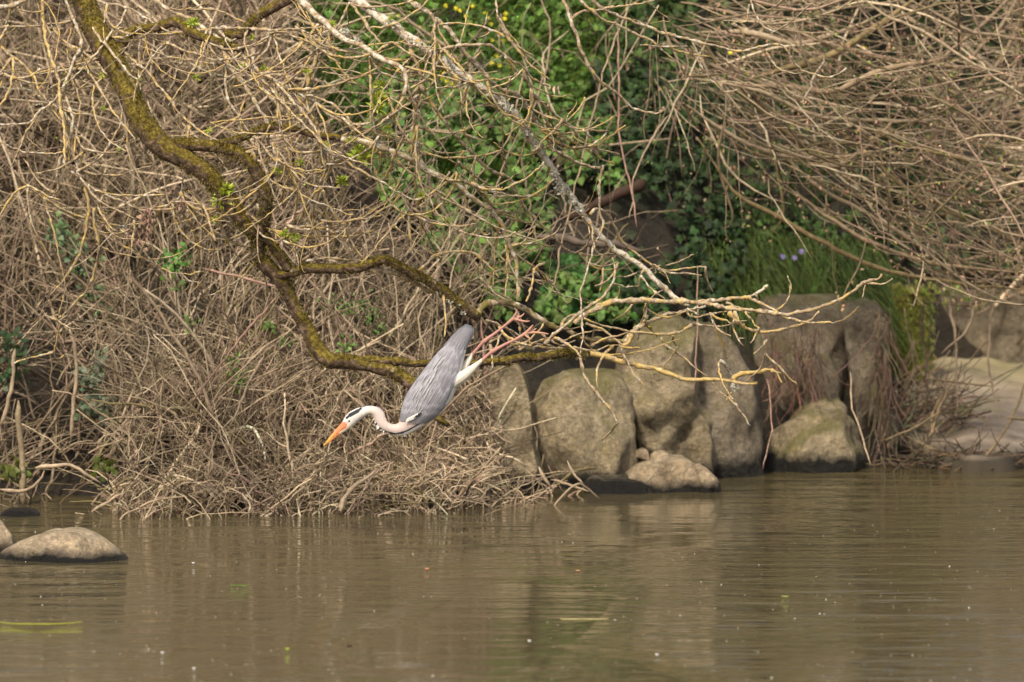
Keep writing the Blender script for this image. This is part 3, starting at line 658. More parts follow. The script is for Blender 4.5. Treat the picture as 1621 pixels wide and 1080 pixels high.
for i, (pts, a, b, c, lab) in enumerate([
    ([(762, 505), (772, 600), (780, 690), (783, 740)], .008, .006, PINK, 'straight pinkish stem hanging beside the heron legs'),
    ([(780, 660), (790, 600), (793, 560)], .004, .004, TAN2, 'short thin vine on the narrow left boulder'),
    ([(790, 580), (830, 640), (850, 700), (846, 742)], .006, .005, TAN2, 'curved pale vine between the first two boulders'),
    ([(977, 40), (978, 120), (980, 217), (997, 300), (1008, 360)], .007, .006, PINK, 'pinkish vine hanging in front of the dark hollow'),
    ([(1060, 183), (1048, 200), (1030, 227), (1003, 283), (1002, 317), (996, 345)], .007, .005, TAN2, 'wavy brown vine over the dark ivy'),
    ([(1106, 420), (1104, 500), (1100, 570), (1096, 620)], .005, .004, PINK, 'thin vine hanging down the tallest boulder'),
    ([(1215, 600), (1222, 650), (1218, 700), (1208, 742)], .005, .004, PINK, 'thin vine hanging behind the yellow branch tip'),
    ([(1345, 590), (1350, 650), (1365, 700), (1378, 735)], .007, .006, TAN2, 'pale vine hanging down the root covered rock to the water'),
    ([(700, -10), (830, 110), (800, 220), (740, 300)][1:], .006, .005, TAN2, 'leaning cane in front of the green slope'),
    ([(1000, -10), (960, 80), (940, 170), (905, 300), (880, 420), (860, 480)], .007, .005, TAN2, 'long leaning cane right of the grey branch'),
    ([(855, -10), (870, 60), (850, 150), (800, 250), (775, 340)], .008, .006, (.27, .2, .15), 'long bent cane crossing behind the grey branch')]):
    stick('hanging_vine', pts, a * .7, b * .7, 53.0 if pts[0][0] < 1000 else 53.2, 52.9, c, lab, 'vine')
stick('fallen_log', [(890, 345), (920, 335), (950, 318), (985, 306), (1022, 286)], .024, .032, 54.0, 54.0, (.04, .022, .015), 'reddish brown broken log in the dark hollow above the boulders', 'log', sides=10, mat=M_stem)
stick('fallen_log', [(850, 376), (890, 378), (930, 386), (975, 386), (1015, 396)], .02, .016, 53.85, 53.85, (.11, .085, .07), 'grey brown root crossing the bottom of the dark hollow', 'log', sides=10, mat=M_stem)

# twigs and rubble washed against the ledge
db = MB()
s_ = sample([(1395, 600), (1490, 610), (1520, 650), (1500, 728), (1400, 735)], 420); n = len(s_); q = P(s_[:, 0], s_[:, 1], 54.6 + .5 * rng.random(n))
a = rng.normal(.9, .8, n); d = np.stack([np.sin(a), rng.normal(0, .3, n), np.cos(a)], -1); ln = .05 + .22 * rng.random(n) ** 2
tubes(db, curves(q, d, ln, rng.normal(size=(n, 3)) * .4, 7, .05), np.full((n, 7), .0026) * (.6 + rng.random((n, 1))), 4, jit((.24, .185, .125), n, .35))
s_ = np.stack([rng.uniform(1400, 1660, 160), 728 + 8 * rng.normal(size=160)], -1); n = 160; q = P(s_[:, 0], s_[:, 1], 54.15 + .15 * rng.random(n)); q[:, 2] = np.maximum(q[:, 2], .0)
tubes(db, curves(q, np.stack([rng.normal(size=n), rng.normal(size=n) * .4, rng.normal(size=n) * .25], -1), .05 + .15 * rng.random(n), rng.normal(size=(n, 3)) * .3, 6, .05), np.full((n, 6), .003), 4, jit((.12, .09, .06), n, .4))
props(db.build('washed_up_twigs', M_stem), 'small dead twigs washed up against the pale ledge', 'debris', kind='stuff')

# hanging root mass on the dark rock
e = empty('root_mass', tuple(P(1400, 500, 54.4)), 'brown fibrous roots hanging over the dark upright rock', 'roots')
mb = MB(); n = 110
px = 1385 + 26 * rng.random(n); st = P(px, 485 + 190 * rng.random(n), 54.45 + .1 * rng.random(n))
tubes(mb, curves(st, np.tile([0.02, -.1, -1.], (n, 1)) + rng.normal(size=(n, 3)) * .2, .08 + .25 * rng.random(n), rng.normal(size=(n, 3)) * .25, 9, .04), np.full((n, 9), .0024), 4, jit((.20, .145, .10), n))
mb.build('roots', M_stem, e)['kind'] = 'stuff'
e = empty('root_mass', tuple(P(1265, 520, 54.3)), 'reddish hanging rootlets over the shaded rock slab', 'roots')
mb = MB(); n = 120
px = 1215 + 85 * rng.random(n); st = P(px, 505 + 120 * rng.random(n), 54.35 + .1 * rng.random(n))
tubes(mb, curves(st, np.tile([0.02, -.1, -1.], (n, 1)) + rng.normal(size=(n, 3)) * .3, .06 + .26 * rng.random(n), rng.normal(size=(n, 3)) * .3, 8, .05), np.full((n, 8), .002), 4, jit((.20, .12, .09), n))
mb.build('roots', M_stem, e)['kind'] = 'stuff'

# ---------------------------------------------------------------- drooping shrub at the right
sh = empty('drooping_shrub', (4.4, 56.0, float(ground_z(4.4, 56.0))), 'bare tan twigged shrub drooping over the water at right', 'shrub')
SB = [([(1080, 5), (1180, 23), (1263, 50), (1347, 73), (1413, 93), (1480, 103), (1563, 110), (1613, 93), (1640, 40)], 5.5),
      ([(1107, 50), (1147, 120), (1190, 163), (1230, 200), (1280, 240), (1330, 270)], 5),
      ([(1080, 163), (1130, 197), (1180, 227), (1247, 247), (1320, 247), (1400, 240)], 4.5),
      ([(1280, 258), (1327, 263), (1373, 230), (1413, 190), (1427, 170)], 4.5),
      ([(1100, 220), (1140, 277), (1173, 313), (1230, 343), (1300, 385), (1400, 430), (1520, 450), (1660, 462)], 5),
      ([(1060, 130), (1120, 128), (1200, 150), (1300, 190), (1420, 195), (1540, 195), (1660, 200)], 4.5),
      ([(1150, 170), (1160, 147), (1140, 217), (1140, 283), (1160, 350), (1142, 362)][1:], 3),
      ([(1223, 243), (1233, 300), (1237, 343), (1220, 372)], 3),
      ([(1407, -10), (1417, 50), (1427, 80), (1423, 140), (1428, 170)], 3),
      ([(1513, -10), (1483, 93), (1477, 150), (1482, 233), (1470, 317), (1457, 372)], 3.2),
      ([(1180, 130), (1300, 90), (1380, 40), (1430, 10), (1480, -20)], 7),
      ([(1100, 50), (1190, 50), (1260, 70), (1330, 50), (1400, 20)], 6),
      ([(1160, 130), (1240, 135), (1310, 145), (1400, 110), (1500, 90)], 7),
      ([(1240, 150), (1330, 210), (1420, 290), (1520, 350), (1640, 390)], 4),
      ([(1200, 200), (1290, 290), (1380, 340), (1500, 400), (1640, 430)], 4.5),
      ([(1230, 280), (1330, 350), (1430, 395), (1540, 420), (1650, 440)], 4.5),
      ([(1330, 170), (1430, 230), (1540, 260), (1650, 300)], 3.5),
      ([(1440, 0), (1530, 50), (1600, 60), (1650, 62)], 4),
      ([(1520, 0), (1580, 40), (1640, 60)], 3.5),
      ([(1615, -20), (1617, 50), (1612, 95)], 4.5),
      ([(1620, 125), (1560, 112), (1480, 60), (1400, 20), (1340, -20)], 3.5)]
SB = [(p, r) for p, r in SB]
def jit_line(q, amt):
    n = len(q); w = np.cumsum(rng.normal(size=(n, 3)) * amt, 0); w -= np.linspace(0, 1, n)[:, None] * w[-1]; return q + w
for i, (p, r) in enumerate(SB):
    Y = 53.2 + .9 * rng.random(); q = jit_line(catmull(poly3(p, Y, Y + .5 * rng.random()), .05), .004); n = len(q)
    mb = MB(); pt_tube(mb, q, np.linspace(r * .0026, r * .0019, n) * (1 + .08 * rng.normal(size=n)) * tap(n, .3), 7, [(.27, .20, .13), (.21, .16, .08), (.32, .25, .17)][i % 3])
    mb.build('branch', M_stem, sh)
cnt = 0
rest = MB(); tips = []
for k in range(760):
    # long sweeping stems: down to the right, flattening
    x0 = 1020 + 640 * rng.random(); y0 = -60 + 480 * rng.random()
    if y0 > 120 + (x0 - 1020) * .75 and x0 < 1450: y0 = rng.random() * (120 + (x0 - 1020) * .6)
    a0 = R(rng.normal(34, 34)); a1 = R(rng.normal(8, 30)); L_ = 110 + 260 * rng.random(); N = 9
    if k % 5 == 0: a0 = R(rng.normal(-15, 25)); a1 = R(rng.normal(20, 20))
    if k % 6 == 0: a0 = R(rng.normal(85, 15)); a1 = a0 + R(rng.normal(0, 14)); L_ *= .6
    t = np.linspace(0, 1, N); a = a0 + (a1 - a0) * t
    x = x0 + np.cumsum(np.cos(a)) * L_ / N; y = y0 + np.cumsum(np.sin(a)) * L_ / N
    lim = 478 + 12 * rng.random(); y = np.minimum(y, lim - (y.max() - y) * .02) if y.max() > lim else y
    Y = 53.1 + 2.0 * rng.random() ** 1.2; 
    q = catmull(P(x, y, Y + rng.normal() * .3 * t), .07); q = jit_line(q, .008); N = len(q)
    c = np.array([(.27, .215, .145), (.16, .125, .08), (.45, .37, .26), (.13, .10, .055), (.27, .19, .14)][rng.integers(5)]) * (1 + .15 * rng.normal())
    r0 = .0026 + .0066 * rng.random() ** 3.5
    tips.append(q[-6:])
    if cnt < 60 and r0 > .006:
        mb = MB(); pt_tube(mb, q, np.linspace(r0, r0 * .7, N) * tap(N, .35), 5, c); mb.build('branch', M_stem, sh); cnt += 1
    else:
        pt_tube(rest, q, np.linspace(r0, r0 * .6, N) * tap(N, .35), 4, c)
rest.build('twigs', M_stem, sh)['kind'] = 'stuff'
tp = np.concatenate(tips); k = rng.choice(len(tp), 5200); n = len(k)
mb = MB(); leaves(mb, tp[k] + rng.normal(size=(n, 3)) * .01, .011 + .013 * rng.random(n), rng.normal(size=(n, 3)) + [0, -1, .3], rng.normal(size=(n, 3)) * .6 + [0, 0, -1], LANCE * [1.6, 1], np.where(rng.random((n, 1)) < .72, jit((.42, .27, .18), n, .25), jit((.20, .24, .06), n, .25)))
mb.build('buds', M_dead, sh)['kind'] = 'stuff'
# its stems down to the ground off to the right
for k in range(7):
    p = np.array([(4.4 + .1 * k, 56.0, float(ground_z(4.4 + .1 * k, 56.0)) - .05), (4.0 - .1 * k, 55.5, 2.2 + .1 * k), (3.2 - .15 * k, 54.9, 2.75 + .08 * k), (2.4, 54.3, 2.5 - .1 * k), (1.9, 54.0, 2.2 - .18 * k)])
    q = catmull(p, .1); mb = MB(); pt_tube(mb, jit_line(q, .006), np.linspace(.025, .008, len(q)), 7, (.2, .15, .1)); mb.build('stem', M_stem, sh)

# twigs standing in the water at the right
fb = empty('fallen_branch', tuple(P(1540, 742, 54.2)), 'bare forked branch standing in the water before the pale ledge', 'branch')
for pts, r in [([(1543, 745), (1575, 705), (1605, 655), (1625, 600)], 4), ([(1543, 742), (1500, 720), (1465, 705), (1435, 690)], 3.4), ([(1590, 680), (1600, 668), (1592, 660), (1640, 668)][2:], 4.5),
               ([(1470, 700), (1490, 645), (1500, 620), (1460, 590)], 4.2), ([(1490, 650), (1440, 680), (1390, 700)], 3), ([(1480, 690), (1472, 660), (1500, 610)], 3.5), ([(1465, 600), (1510, 605), (1570, 612)], 3)]:
    q = jit_line(catmull(poly3(pts, 54.2, 54.3), .04), .003); mb = MB(); pt_tube(mb, q, np.linspace(r * .0022, r * .0014, len(q)) * tap(len(q)), 6, (.24, .18, .11)); mb.build('twig', M_stem, fb)
for pts, lab in [([(1462, 470), (1460, 520), (1470, 560), (1468, 600), (1475, 640)], 'dark knotty stem hanging left of the pale ledge'), ([(1572, 440), (1568, 520), (1573, 600), (1582, 670)], 'straight thin stem hanging before the wall'),
                 ([(1500, 470), (1510, 520), (1514, 580), (1518, 655)], 'thin stem hanging over the middle of the wall'), ([(1540, 480), (1528, 520), (1490, 560)], 'short slanting twig below the shrub')]:
    stick('bare_vine', pts, .008, .004, 54.3, 54.2, TAN2 if 'dark' not in lab else DK, lab, 'vine')

# ---------------------------------------------------------------- overhanging tree
def dep(px, py, z=0.):
    return 50 + .22 * np.sin(px * .0065 + .6) + .16 * np.cos(py * .009 + px * .003) + z
TR_BASE = (-4.6, 52.6, float(ground_z(-4.6, 52.6)))
tree = empty('overhanging_tree', TR_BASE, 'mossy lichened tree limb with bare twigs overhanging the water', 'tree')
twig_tips = []
def tbranch(pts, r, yel=.4, grey=.3, moss=0., mat=None, name='branch', fan=0., side=1.0, r1=None, sides=8, step=.014, off=None, into=None):
    p = np.array(pts, float)
    if p.shape[1] == 3: p[:, 2] *= .92
    if p.shape[1] == 2: p = np.concatenate([p, np.linspace(r, r * .5 if r1 is None else r1, len(p))[:, None]], 1)
    t = np.linspace(0, 1, len(p)); o_ = rng.normal() * .12 if off is None else off
    q = P(p[:, 0], p[:, 1], dep(p[:, 0], p[:, 1], o_ * t))
    q4 = catmull(np.concatenate([q, p[:, 2:3] * .00278], 1), step); q, rr = q4[:, :3], q4[:, 3]
    q = jit_line(q, .0022 if r < 9 else .0014)
    rr = np.maximum(rr, .0022); n = len(q)
    if r < 9:
        a_ = .17 if r < 4.5 else .08
        rr = rr * (1 + a_ * rng.normal(size=n)); kn = rng.random(n) < .08; rr[kn] *= 1 + a_ * 2.4
        rr = rr[:, None] * (1 + a_ * .9 * rng.normal(size=(n, sides)))
    else:
        rr = rr[:, None] * (1 + .07 * np.array([[mnoise.noise(Vector((i * .25, s_ * .8, r))) for s_ in range(sides)] for i in range(n)])) 
    mb = into or MB(); pt_tube(mb, q, rr, sides, np.array([yel, grey, moss]) if mat is None else np.ones(3))
    o = None if into else mb.build(name, mat or M_twig, tree)
    # short spurs and side twigs
    L_ = np.linalg.norm(np.diff(q, axis=0), axis=1).sum()
    m = int(L_ * 9 * side)
    if m > 0 and n > 5:
        sb = into or MB()
        for _ in range(m):
            k = rng.integers(2, n - 1); tg = q[k] - q[k - 1]; tg /= np.linalg.norm(tg) + 1e-9
            d = tg * rng.uniform(.2, 1) + rng.normal(size=3) * [.6, .35, .6] + [0, 0, -.15]
            d /= np.linalg.norm(d); ln = (.02 + .05 * rng.random()) if rng.random() < .62 else (.08 + .22 * rng.random())
            c = rng.normal(size=3) * .25 + [0, 0, .25]
            N = 4 if ln < .08 else 12; t_ = np.linspace(0, 1, N)[:, None]
            s_ = q[k] + d * ln * t_ + c * ln * t_ * t_; 
            if N > 4: s_ = jit_line(s_, .004)
            r0 = min(.0036, max(.0016, float(np.mean(rr[k])) * .6))
            pt_tube(sb, s_, np.linspace(r0, r0 * .55, N), 5, np.array([yel + .3 * rng.normal(), grey, 0]))
            twig_tips.append(s_[-1])
        if not into: sb.build('side_twigs', M_twig, o)
    return q, rr, o
LIMB = M_limb
limbs = []
trunk_pts = [(-.0, 0, 0)]
# trunk rooted out of view on the left bank, arching over
mb = MB()
p_in = P(120, -60, dep(120, -60))
tp_ = catmull(np.array([(*TR_BASE[:2], TR_BASE[2] - .3, .20), (-4.55, 52.4, 1.6, .17), (-4.2, 51.8, 2.9, .14), (-3.4, 50.9, 3.5, .11), (-2.6, 50.3, 3.2, .085), (p_in[0] - .12, p_in[1] + .05, p_in[2] + .35, .07), (p_in[0], p_in[1], p_in[2], .062)]), .05)
pt_tube(mb, tp_[:, :3], tp_[:, 3], 20, np.ones(3)); mb.build('trunk', M_limb, tree)
lims = [
 ([(120, -60, 22), (128, -20, 21), (140, 22, 21), (160, 65, 22), (186, 110, 20), (208, 152, 20), (228, 195, 20), (256, 230, 20), (298, 254, 17), (334, 284, 16), (360, 316, 15), (384, 346, 13), (404, 372, 12)], 20),
 ([(262, 232, 12), (300, 229, 11), (340, 233, 11), (374, 239, 11), (397, 260, 11), (411, 286, 11), (419, 314, 10.5), (417, 346, 11), (411, 376, 12), (409, 400, 13), (424, 422, 13), (443, 440, 12.5), (457, 464, 12), (472, 492, 12), (486, 520, 13), (500, 548, 14), (519, 569, 14), (560, 574, 12.5), (598, 582, 12), (630, 596, 11.5), (652, 612, 11), (675, 640, 9), (694, 664, 6.5), (710, 674, 4)], 14),
 ([(418, 370, 8), (432, 390, 9), (448, 412, 9), (458, 428, 8)], 9),
 ([(440, 436, 9), (466, 430, 9), (490, 425, 9), (534, 424, 9), (572, 421, 8.5), (598, 413, 8), (618, 413, 7.5), (636, 424, 8), (654, 434, 8.5), (673, 443, 8), (698, 460, 8), (720, 478, 8.5), (740, 492, 9), (757, 502, 8)], 9),
 ([(560, 572, 8), (610, 577, 7), (650, 581, 6.5), (700, 580, 6.5), (745, 576, 6.5), (785, 571, 7), (830, 566, 7.5), (870, 563, 7), (905, 558, 6), (933, 561, 5)], 8),
 ([(182, 92, 9), (196, 62, 9), (208, 47, 8.5), (254, 39, 8.5), (278, 31, 9), (295, 42, 9), (317, 53, 8.5), (350, 66, 7), (384, 80, 6)], 9),
 ([(470, -40, 9), (462, -5, 9), (438, 8, 9), (413, 24, 9), (396, 42, 8.5), (384, 54, 8), (358, 52, 7)], 9),
 ([(350, 229, 7), (370, 220, 6.5), (392, 211, 6), (420, 200, 6), (460, 202, 5.5), (493, 210, 5.5), (540, 220, 5.5)], 7)]
mossb = MB()
for p, r in lims:
    q, rr, o = tbranch(p, r, mat=LIMB, name='limb', sides=16, step=.015, side=.25, off=0)
    rm = rr.mean(1) if rr.ndim == 2 else rr
    # moss fronds on the upper side
    m = int(len(q) * 60 * r / 14)
    k = rng.integers(0, len(q) - 1, m); tg = q[k + 1] - q[k]; tg /= np.linalg.norm(tg, axis=1, keepdims=True) + 1e-9
    nr = rng.normal(size=(m, 3)) * [1, 1, .9] + [0, -.3, .55]; nr -= tg * (nr * tg).sum(1, keepdims=True); nr /= np.linalg.norm(nr, axis=1, keepdims=True) + 1e-9
    b = q[k] + (q[k + 1] - q[k]) * rng.random((m, 1)) + nr * rm[k][:, None] * .93
    cn = np.array([mnoise.noise(Vector(v * 9)) for v in b]); kp = cn > .02; m = kp.sum()
    blades(mossb, b[kp], .006 + .009 * rng.random(m), nr[kp] + rng.normal(size=(m, 3)) * .35, rng.normal(size=(m, 3)) * .2 + [0, 0, -.25], np.full(m, .0035), jit((.14, .108, .02), m, .4, .12), 3)
mossb.build('moss', M_leaf, tree)['kind'] = 'stuff'
BR = [  # (points, radius px, yellow, grey)
 ([(757, 499), (760, 489), (768, 482), (787, 478), (808, 479), (830, 489), (851, 505), (876, 516), (897, 521), (920, 534), (955, 538), (987, 538), (1001, 528)], 6.2, .1, .4),
 ([(576, 424), (625, 430), (660, 447), (700, 462), (738, 481), (757, 497)], 4.5, .6, .1),
 ([(933, 561), (968, 569), (1006, 577), (1039, 583), (1071, 592), (1099, 600), (1126, 600), (1150, 603), (1177, 611), (1199, 606)], 4.6, 1.1, .1),
 ([(1158, 600), (1180, 591), (1202, 590), (1223, 587), (1230, 592), (1238, 606)], 3.4, 1.3, 0), ([(1222, 588), (1238, 592)], 2.6, 1.3, 0),
 ([(1139, 572), (1148, 584), (1158, 597), (1172, 609)], 2.6, 0, .6), ([(1180, 608), (1204, 583), (1212, 560), (1214, 538)], 1.8, .4, .2),
 ([(1139, 621), (1150, 625), (1161, 619), (1173, 617)], 1.6, .8, .3), ([(1150, 625), (1150, 634)], 1.4, .8, .3),
 ([(889, 520), (892, 508), (902, 498), (918, 497)], 3.2, .2, .2),
 ([(908, 512), (919, 501), (936, 493), (952, 484), (974, 477), (1006, 477), (1044, 479), (1088, 482), (1118, 484), (1153, 490), (1182, 494), (1216, 496), (1244, 497), (1273, 493), (1297, 486), (1317, 480), (1341, 467), (1367, 447), (1389, 441), (1396, 434)], 4.4, .6, .3),
 ([(1370, 448), (1391, 452), (1404, 448), (1413, 441)], 2.2, .6, .3), ([(1370, 449), (1369, 462), (1364, 472)], 1.6, .2, .3),
 ([(1100, 479), (1148, 478), (1177, 476), (1196, 484), (1218, 492), (1235, 502), (1256, 510), (1283, 512), (1317, 510), (1341, 500), (1360, 486)], 3.2, .8, .3),
 ([(1153, 490), (1160, 503), (1180, 519), (1204, 526), (1230, 523), (1256, 514), (1278, 507), (1297, 493)], 3.2, 1.0, .2),
 ([(1175, 476), (1196, 466), (1216, 451)], 2.8, .1, .6), ([(1124, 495), (1134, 519), (1157, 532)], 2.4, .5, .3), ([(1134, 520), (1142, 545), (1151, 568)], 2.4, .9, .2),
 ([(1180, 494), (1190, 508), (1202, 520)], 2, 1.1, 0), ([(1163, 493), (1168, 505), (1178, 517)], 3, 1.2, 0),
 ([(990, 543), (1000, 529), (1012, 521), (1031, 509), (1060, 497), (1088, 490), (1117, 485)], 4.2, .5, .4),
 ([(1001, 530), (992, 545), (982, 549), (1012, 551)], 3.2, 1.3, 0), ([(1012, 520), (1020, 508), (1025, 500)], 3, 1.0, .4), ([(1022, 505), (1024, 480), (1034, 466), (1050, 460)], 1.8, .3, .4),
 ([(1099, 513), (1071, 527), (1044, 531), (1012, 527), (963, 516), (925, 504)], 2.8, .7, .2),
 ([(1099, 513), (1130, 518), (1160, 515), (1182, 508)], 1.7, .3, .3), ([(1088, 490), (1110, 500), (1130, 498), (1153, 492)], 2, .3, .3),
 ([(1064, 530), (1066, 540), (1074, 547)], 2, .8, .2), ([(1046, 534), (1052, 545), (1057, 554)], 1.8, .8, .2),
 ([(820, 548), (840, 553), (854, 550), (881, 553), (919, 554), (945, 560)], 3, .5, .3),
 ([(919, 566), (924, 585), (931, 601), (947, 624), (963, 646), (977, 668)], 3, .3, .3),
 ([(862, 546), (890, 520), (922, 496), (952, 472), (968, 450), (974, 436), (974, 420), (969, 408)], 3, .3, .4),
 ([(770, 507), (790, 517), (807, 527), (828, 541), (850, 549), (880, 552)], 2.5, .5, .4), ([(927, 510), (957, 522), (975, 536), (990, 547), (1013, 550)], 2.6, .6, .2),
 ([(877, 533), (900, 548), (920, 566)], 3, .6, .2), ([(860, 528), (880, 545), (905, 552), (940, 556), (970, 548), (1000, 553)], 2.2, .5, .2),
 ([(820, 555), (846, 545), (870, 538), (895, 542), (922, 530), (958, 523)], 2.2, .6, .2), ([(935, 548), (955, 535), (985, 530), (1000, 527)], 2.2, .9, 0),
 ([(974, 440), (995, 437), (1020, 428), (1046, 420)], 1.7, .2, .2), ([(800, 528), (812, 545), (820, 556)], 2.5, .7, .1), ([(775, 545), (790, 535), (796, 520)], 1.8, .8, .1),
 ([(820, 500), (823, 516), (824, 540)], 2.4, .5, .3),
 # long grey branch
 ([(500, -60), (540, -20), (583, 13), (613, 33), (640, 54), (673, 77), (700, 97), (730, 120), (760, 140), (793, 163), (820, 190), (840, 220), (860, 250), (877, 283), (900, 310), (923, 340), (936, 358), (950, 374), (972, 394), (994, 406), (1019, 424), (1042, 449), (1069, 472), (1092, 483)], 8.0, .1, .8),
 ([(452, -30), (467, -4), (482, 10), (517, 37), (537, 55), (570, 68), (600, 90), (623, 101), (636, 118), (640, 152)], 5.8, .1, .6),
 ([(540, 220), (584, 231), (620, 242), (645, 256), (673, 273), (700, 284), (729, 300), (755, 321), (778, 341), (794, 363), (803, 391), (814, 416), (817, 447), (820, 476)], 5.4, .5, .5),
 ([(712, 285), (735, 286), (753, 293), (769, 310), (786, 333), (797, 362)], 3, 1.0, .1),
 ([(600, -30), (640, 0), (680, 20), (707, 37), (727, 63), (743, 83), (773, 113), (787, 130), (823, 150), (837, 177), (850, 200), (860, 212), (866, 232), (887, 250), (923, 263), (950, 265)], 4.2, .4, .5),
 ([(855, 205), (883, 220), (907, 233), (940, 233), (980, 245)], 2.5, .6, .2),
 ([(700, 79), (740, 75), (773, 75), (800, 90), (827, 110), (845, 128), (873, 137)], 3, .4, .3), ([(827, 110), (840, 140), (867, 167), (890, 190), (923, 205), (963, 207)], 2.6, .6, .2),
 ([(747, 127), (773, 128), (807, 123), (828, 112), (853, 95)], 2, .6, .2), ([(837, 170), (860, 183), (883, 190)], 2.2, .6, .2),
 ([(644, 60), (653, 90), (667, 127), (663, 150), (661, 200), (664, 240)], 3.8, .8, .2), ([(668, 133), (683, 167), (703, 197), (727, 223), (753, 247), (780, 267), (807, 283), (827, 313), (853, 347), (878, 372), (900, 391), (936, 401), (972, 402)], 3, .5, .3),
 ([(783, -20), (787, 27), (807, 63), (830, 82), (845, 90)], 2, .4, .3),
 ([(885, -20), (903, 33), (920, 77), (940, 117), (967, 143), (990, 163), (1010, 173), (1040, 180), (1053, 173)], 2.9, .4, .3),
 ([(905, -15), (923, 5), (950, 27), (1000, 50), (1040, 70), (1060, 87), (1073, 103)], 2.9, .5, .3),
 ([(930, -10), (953, 10), (1007, 30), (1050, 50), (1080, 63), (1130, 73), (1180, 82), (1233, 72), (1253, 97), (1273, 115), (1313, 122), (1340, 108)], 2.8, .5, .4),
 ([(1050, 72), (1080, 84), (1123, 90)], 2.6, .9, .2), ([(1090, 75), (1107, 107), (1130, 133), (1150, 147), (1168, 142)], 1.9, .2, .4),
 ([(1187, -15), (1197, 23), (1223, 50), (1253, 33), (1287, 5)], 2, .2, .4), ([(1247, -5), (1225, 10), (1213, 15), (1195, 5)], 1.7, .2, .4), ([(1187, 8), (1183, 33), (1160, 35)], 1.7, .3, .4),
 ([(1213, 83), (1227, 107), (1250, 118), (1273, 115)], 1.6, .2, .4), ([(903, 30), (923, 17), (973, 10), (1023, 2), (1050, -8)], 2.3, .5, .3),
 ([(933, 340), (944, 329), (961, 338), (972, 358), (986, 386), (1005, 402), (1033, 419), (1061, 426), (1117, 422)], 2.9, .6, .3), ([(1033, 420), (1067, 434), (1111, 436)], 2.2, .3, .3),
 ([(1042, 394), (1052, 405), (1058, 416)], 1.8, .2, .2), ([(1055, 420), (1078, 412), (1098, 403)], 1.7, .2, .3), ([(914, 399), (930, 416), (955, 423), (978, 415)], 2, .4, .3),
 ([(1014, 436), (1033, 460), (1053, 474)], 2, .3, .4), ([(933, 350), (937, 375), (940, 395)], 2, .6, .2),
 ([(955, 263), (950, 297), (951, 336), (954, 358), (939, 394), (928, 430), (918, 474), (920, 520), (919, 560)], 2.4, .2, .5),
 ([(861, 415), (844, 427), (839, 458), (833, 477)], 2.4, 1.0, .2), ([(800, 388), (803, 430), (800, 470)], 2.6, .8, .2),
 # left cluster
 ([(118, -20), (133, 20), (150, 50), (173, 83), (200, 113), (218, 126)], 3, .3, .5), ([(128, 5), (150, 30), (177, 57), (213, 97), (233, 117), (260, 157), (277, 177), (300, 200), (333, 220), (367, 233), (402, 239)], 2.8, .7, .3),
 ([(100, -15), (115, 33), (128, 70), (117, 97), (103, 127), (90, 150), (67, 173), (43, 193), (-10, 198)], 3, .3, .6), ([(128, 78), (150, 97), (167, 117), (185, 118), (198, 110)], 2.2, .4, .4),
 ([(66, -15), (68, 43), (80, 87), (93, 133), (100, 187), (101, 227), (104, 255)], 3.4, 1.0, .2), ([(-10, 62), (20, 90), (47, 117), (63, 147), (80, 167), (100, 193)], 2.8, .9, .2),
 ([(25, -15), (12, 40), (4, 75)], 2.5, .8, .3), ([(-5, 88), (6, 117), (-5, 150)], 2.4, .5, .4), ([(-20, 14), (20, 8), (55, -10)], 5, 0, .4),
 ([(100, 143), (117, 180), (120, 207), (108, 240), (107, 260), (133, 283), (163, 303), (200, 315), (227, 328), (250, 326), (273, 320), (285, 305), (291, 280)], 2.8, .4, .4),
 ([(101, 240), (89, 277), (88, 305), (70, 312), (43, 293), (23, 270)], 2.3, .2, .3), ([(120, 218), (133, 238), (177, 243), (190, 238)], 1.9, .3, .3), ([(273, 320), (293, 320), (320, 324)], 1.8, .3, .4),
 ([(120, 272), (150, 303), (177, 327), (213, 347)], 2.2, .3, .4), ([(133, 290), (138, 333), (134, 370), (123, 410), (113, 428), (100, 447), (80, 468)], 3, 1.0, .1),
 ([(148, 330), (150, 360), (153, 387), (142, 433), (127, 463), (103, 487), (94, 500), (88, 533), (84, 557), (90, 567), (101, 562)], 2.5, .8, .3), ([(115, 438), (103, 467), (94, 500)], 2, .6, .3),
 ([(94, 503), (100, 523), (117, 533)], 1.6, .2, .4), ([(94, 499), (80, 502), (67, 493)], 1.6, .2, .3),
 ([(155, 318), (165, 340), (175, 362), (187, 383), (217, 400), (247, 417), (283, 432), (323, 430)], 2.2, .6, .3), ([(285, 433), (297, 444), (315, 447)], 1.6, .2, .3),
 ([(350, 60), (363, 100), (387, 133), (410, 170), (427, 197), (425, 240), (422, 283), (403, 317), (373, 343), (347, 350)], 3.6, .5, .6),
 ([(313, 47), (333, 77), (357, 103), (400, 118), (447, 115), (493, 90), (520, 53)], 2, .2, .3), ([(140, -5), (170, 6), (200, 13), (233, 33), (267, 50), (290, 50)], 2.3, .2, .4), ([(150, 42), (187, 43), (227, 57), (262, 67)], 2, .3, .4),
 ([(215, -12), (267, 13), (300, 30), (327, 47), (353, 67), (380, 100), (408, 115), (433, 127), (467, 143), (500, 163), (540, 187)], 3.8, .5, .6),
 ([(333, 50), (331, 65), (353, 80), (383, 82), (417, 63), (433, 50), (480, 62), (540, 78), (620, 66), (700, 78)], 2.3, .5, .3), ([(335, 46), (400, 45), (467, 43), (510, 42)], 2.5, .4, .4),
 ([(330, -10), (300, 15), (350, 18), (395, 38)][1:], 2.2, .5, .3), ([(400, 73), (407, 110), (443, 137), (487, 183), (520, 233), (545, 248), (579, 270), (607, 287), (634, 306), (659, 317), (690, 300), (712, 272)], 2.8, .5, .4),
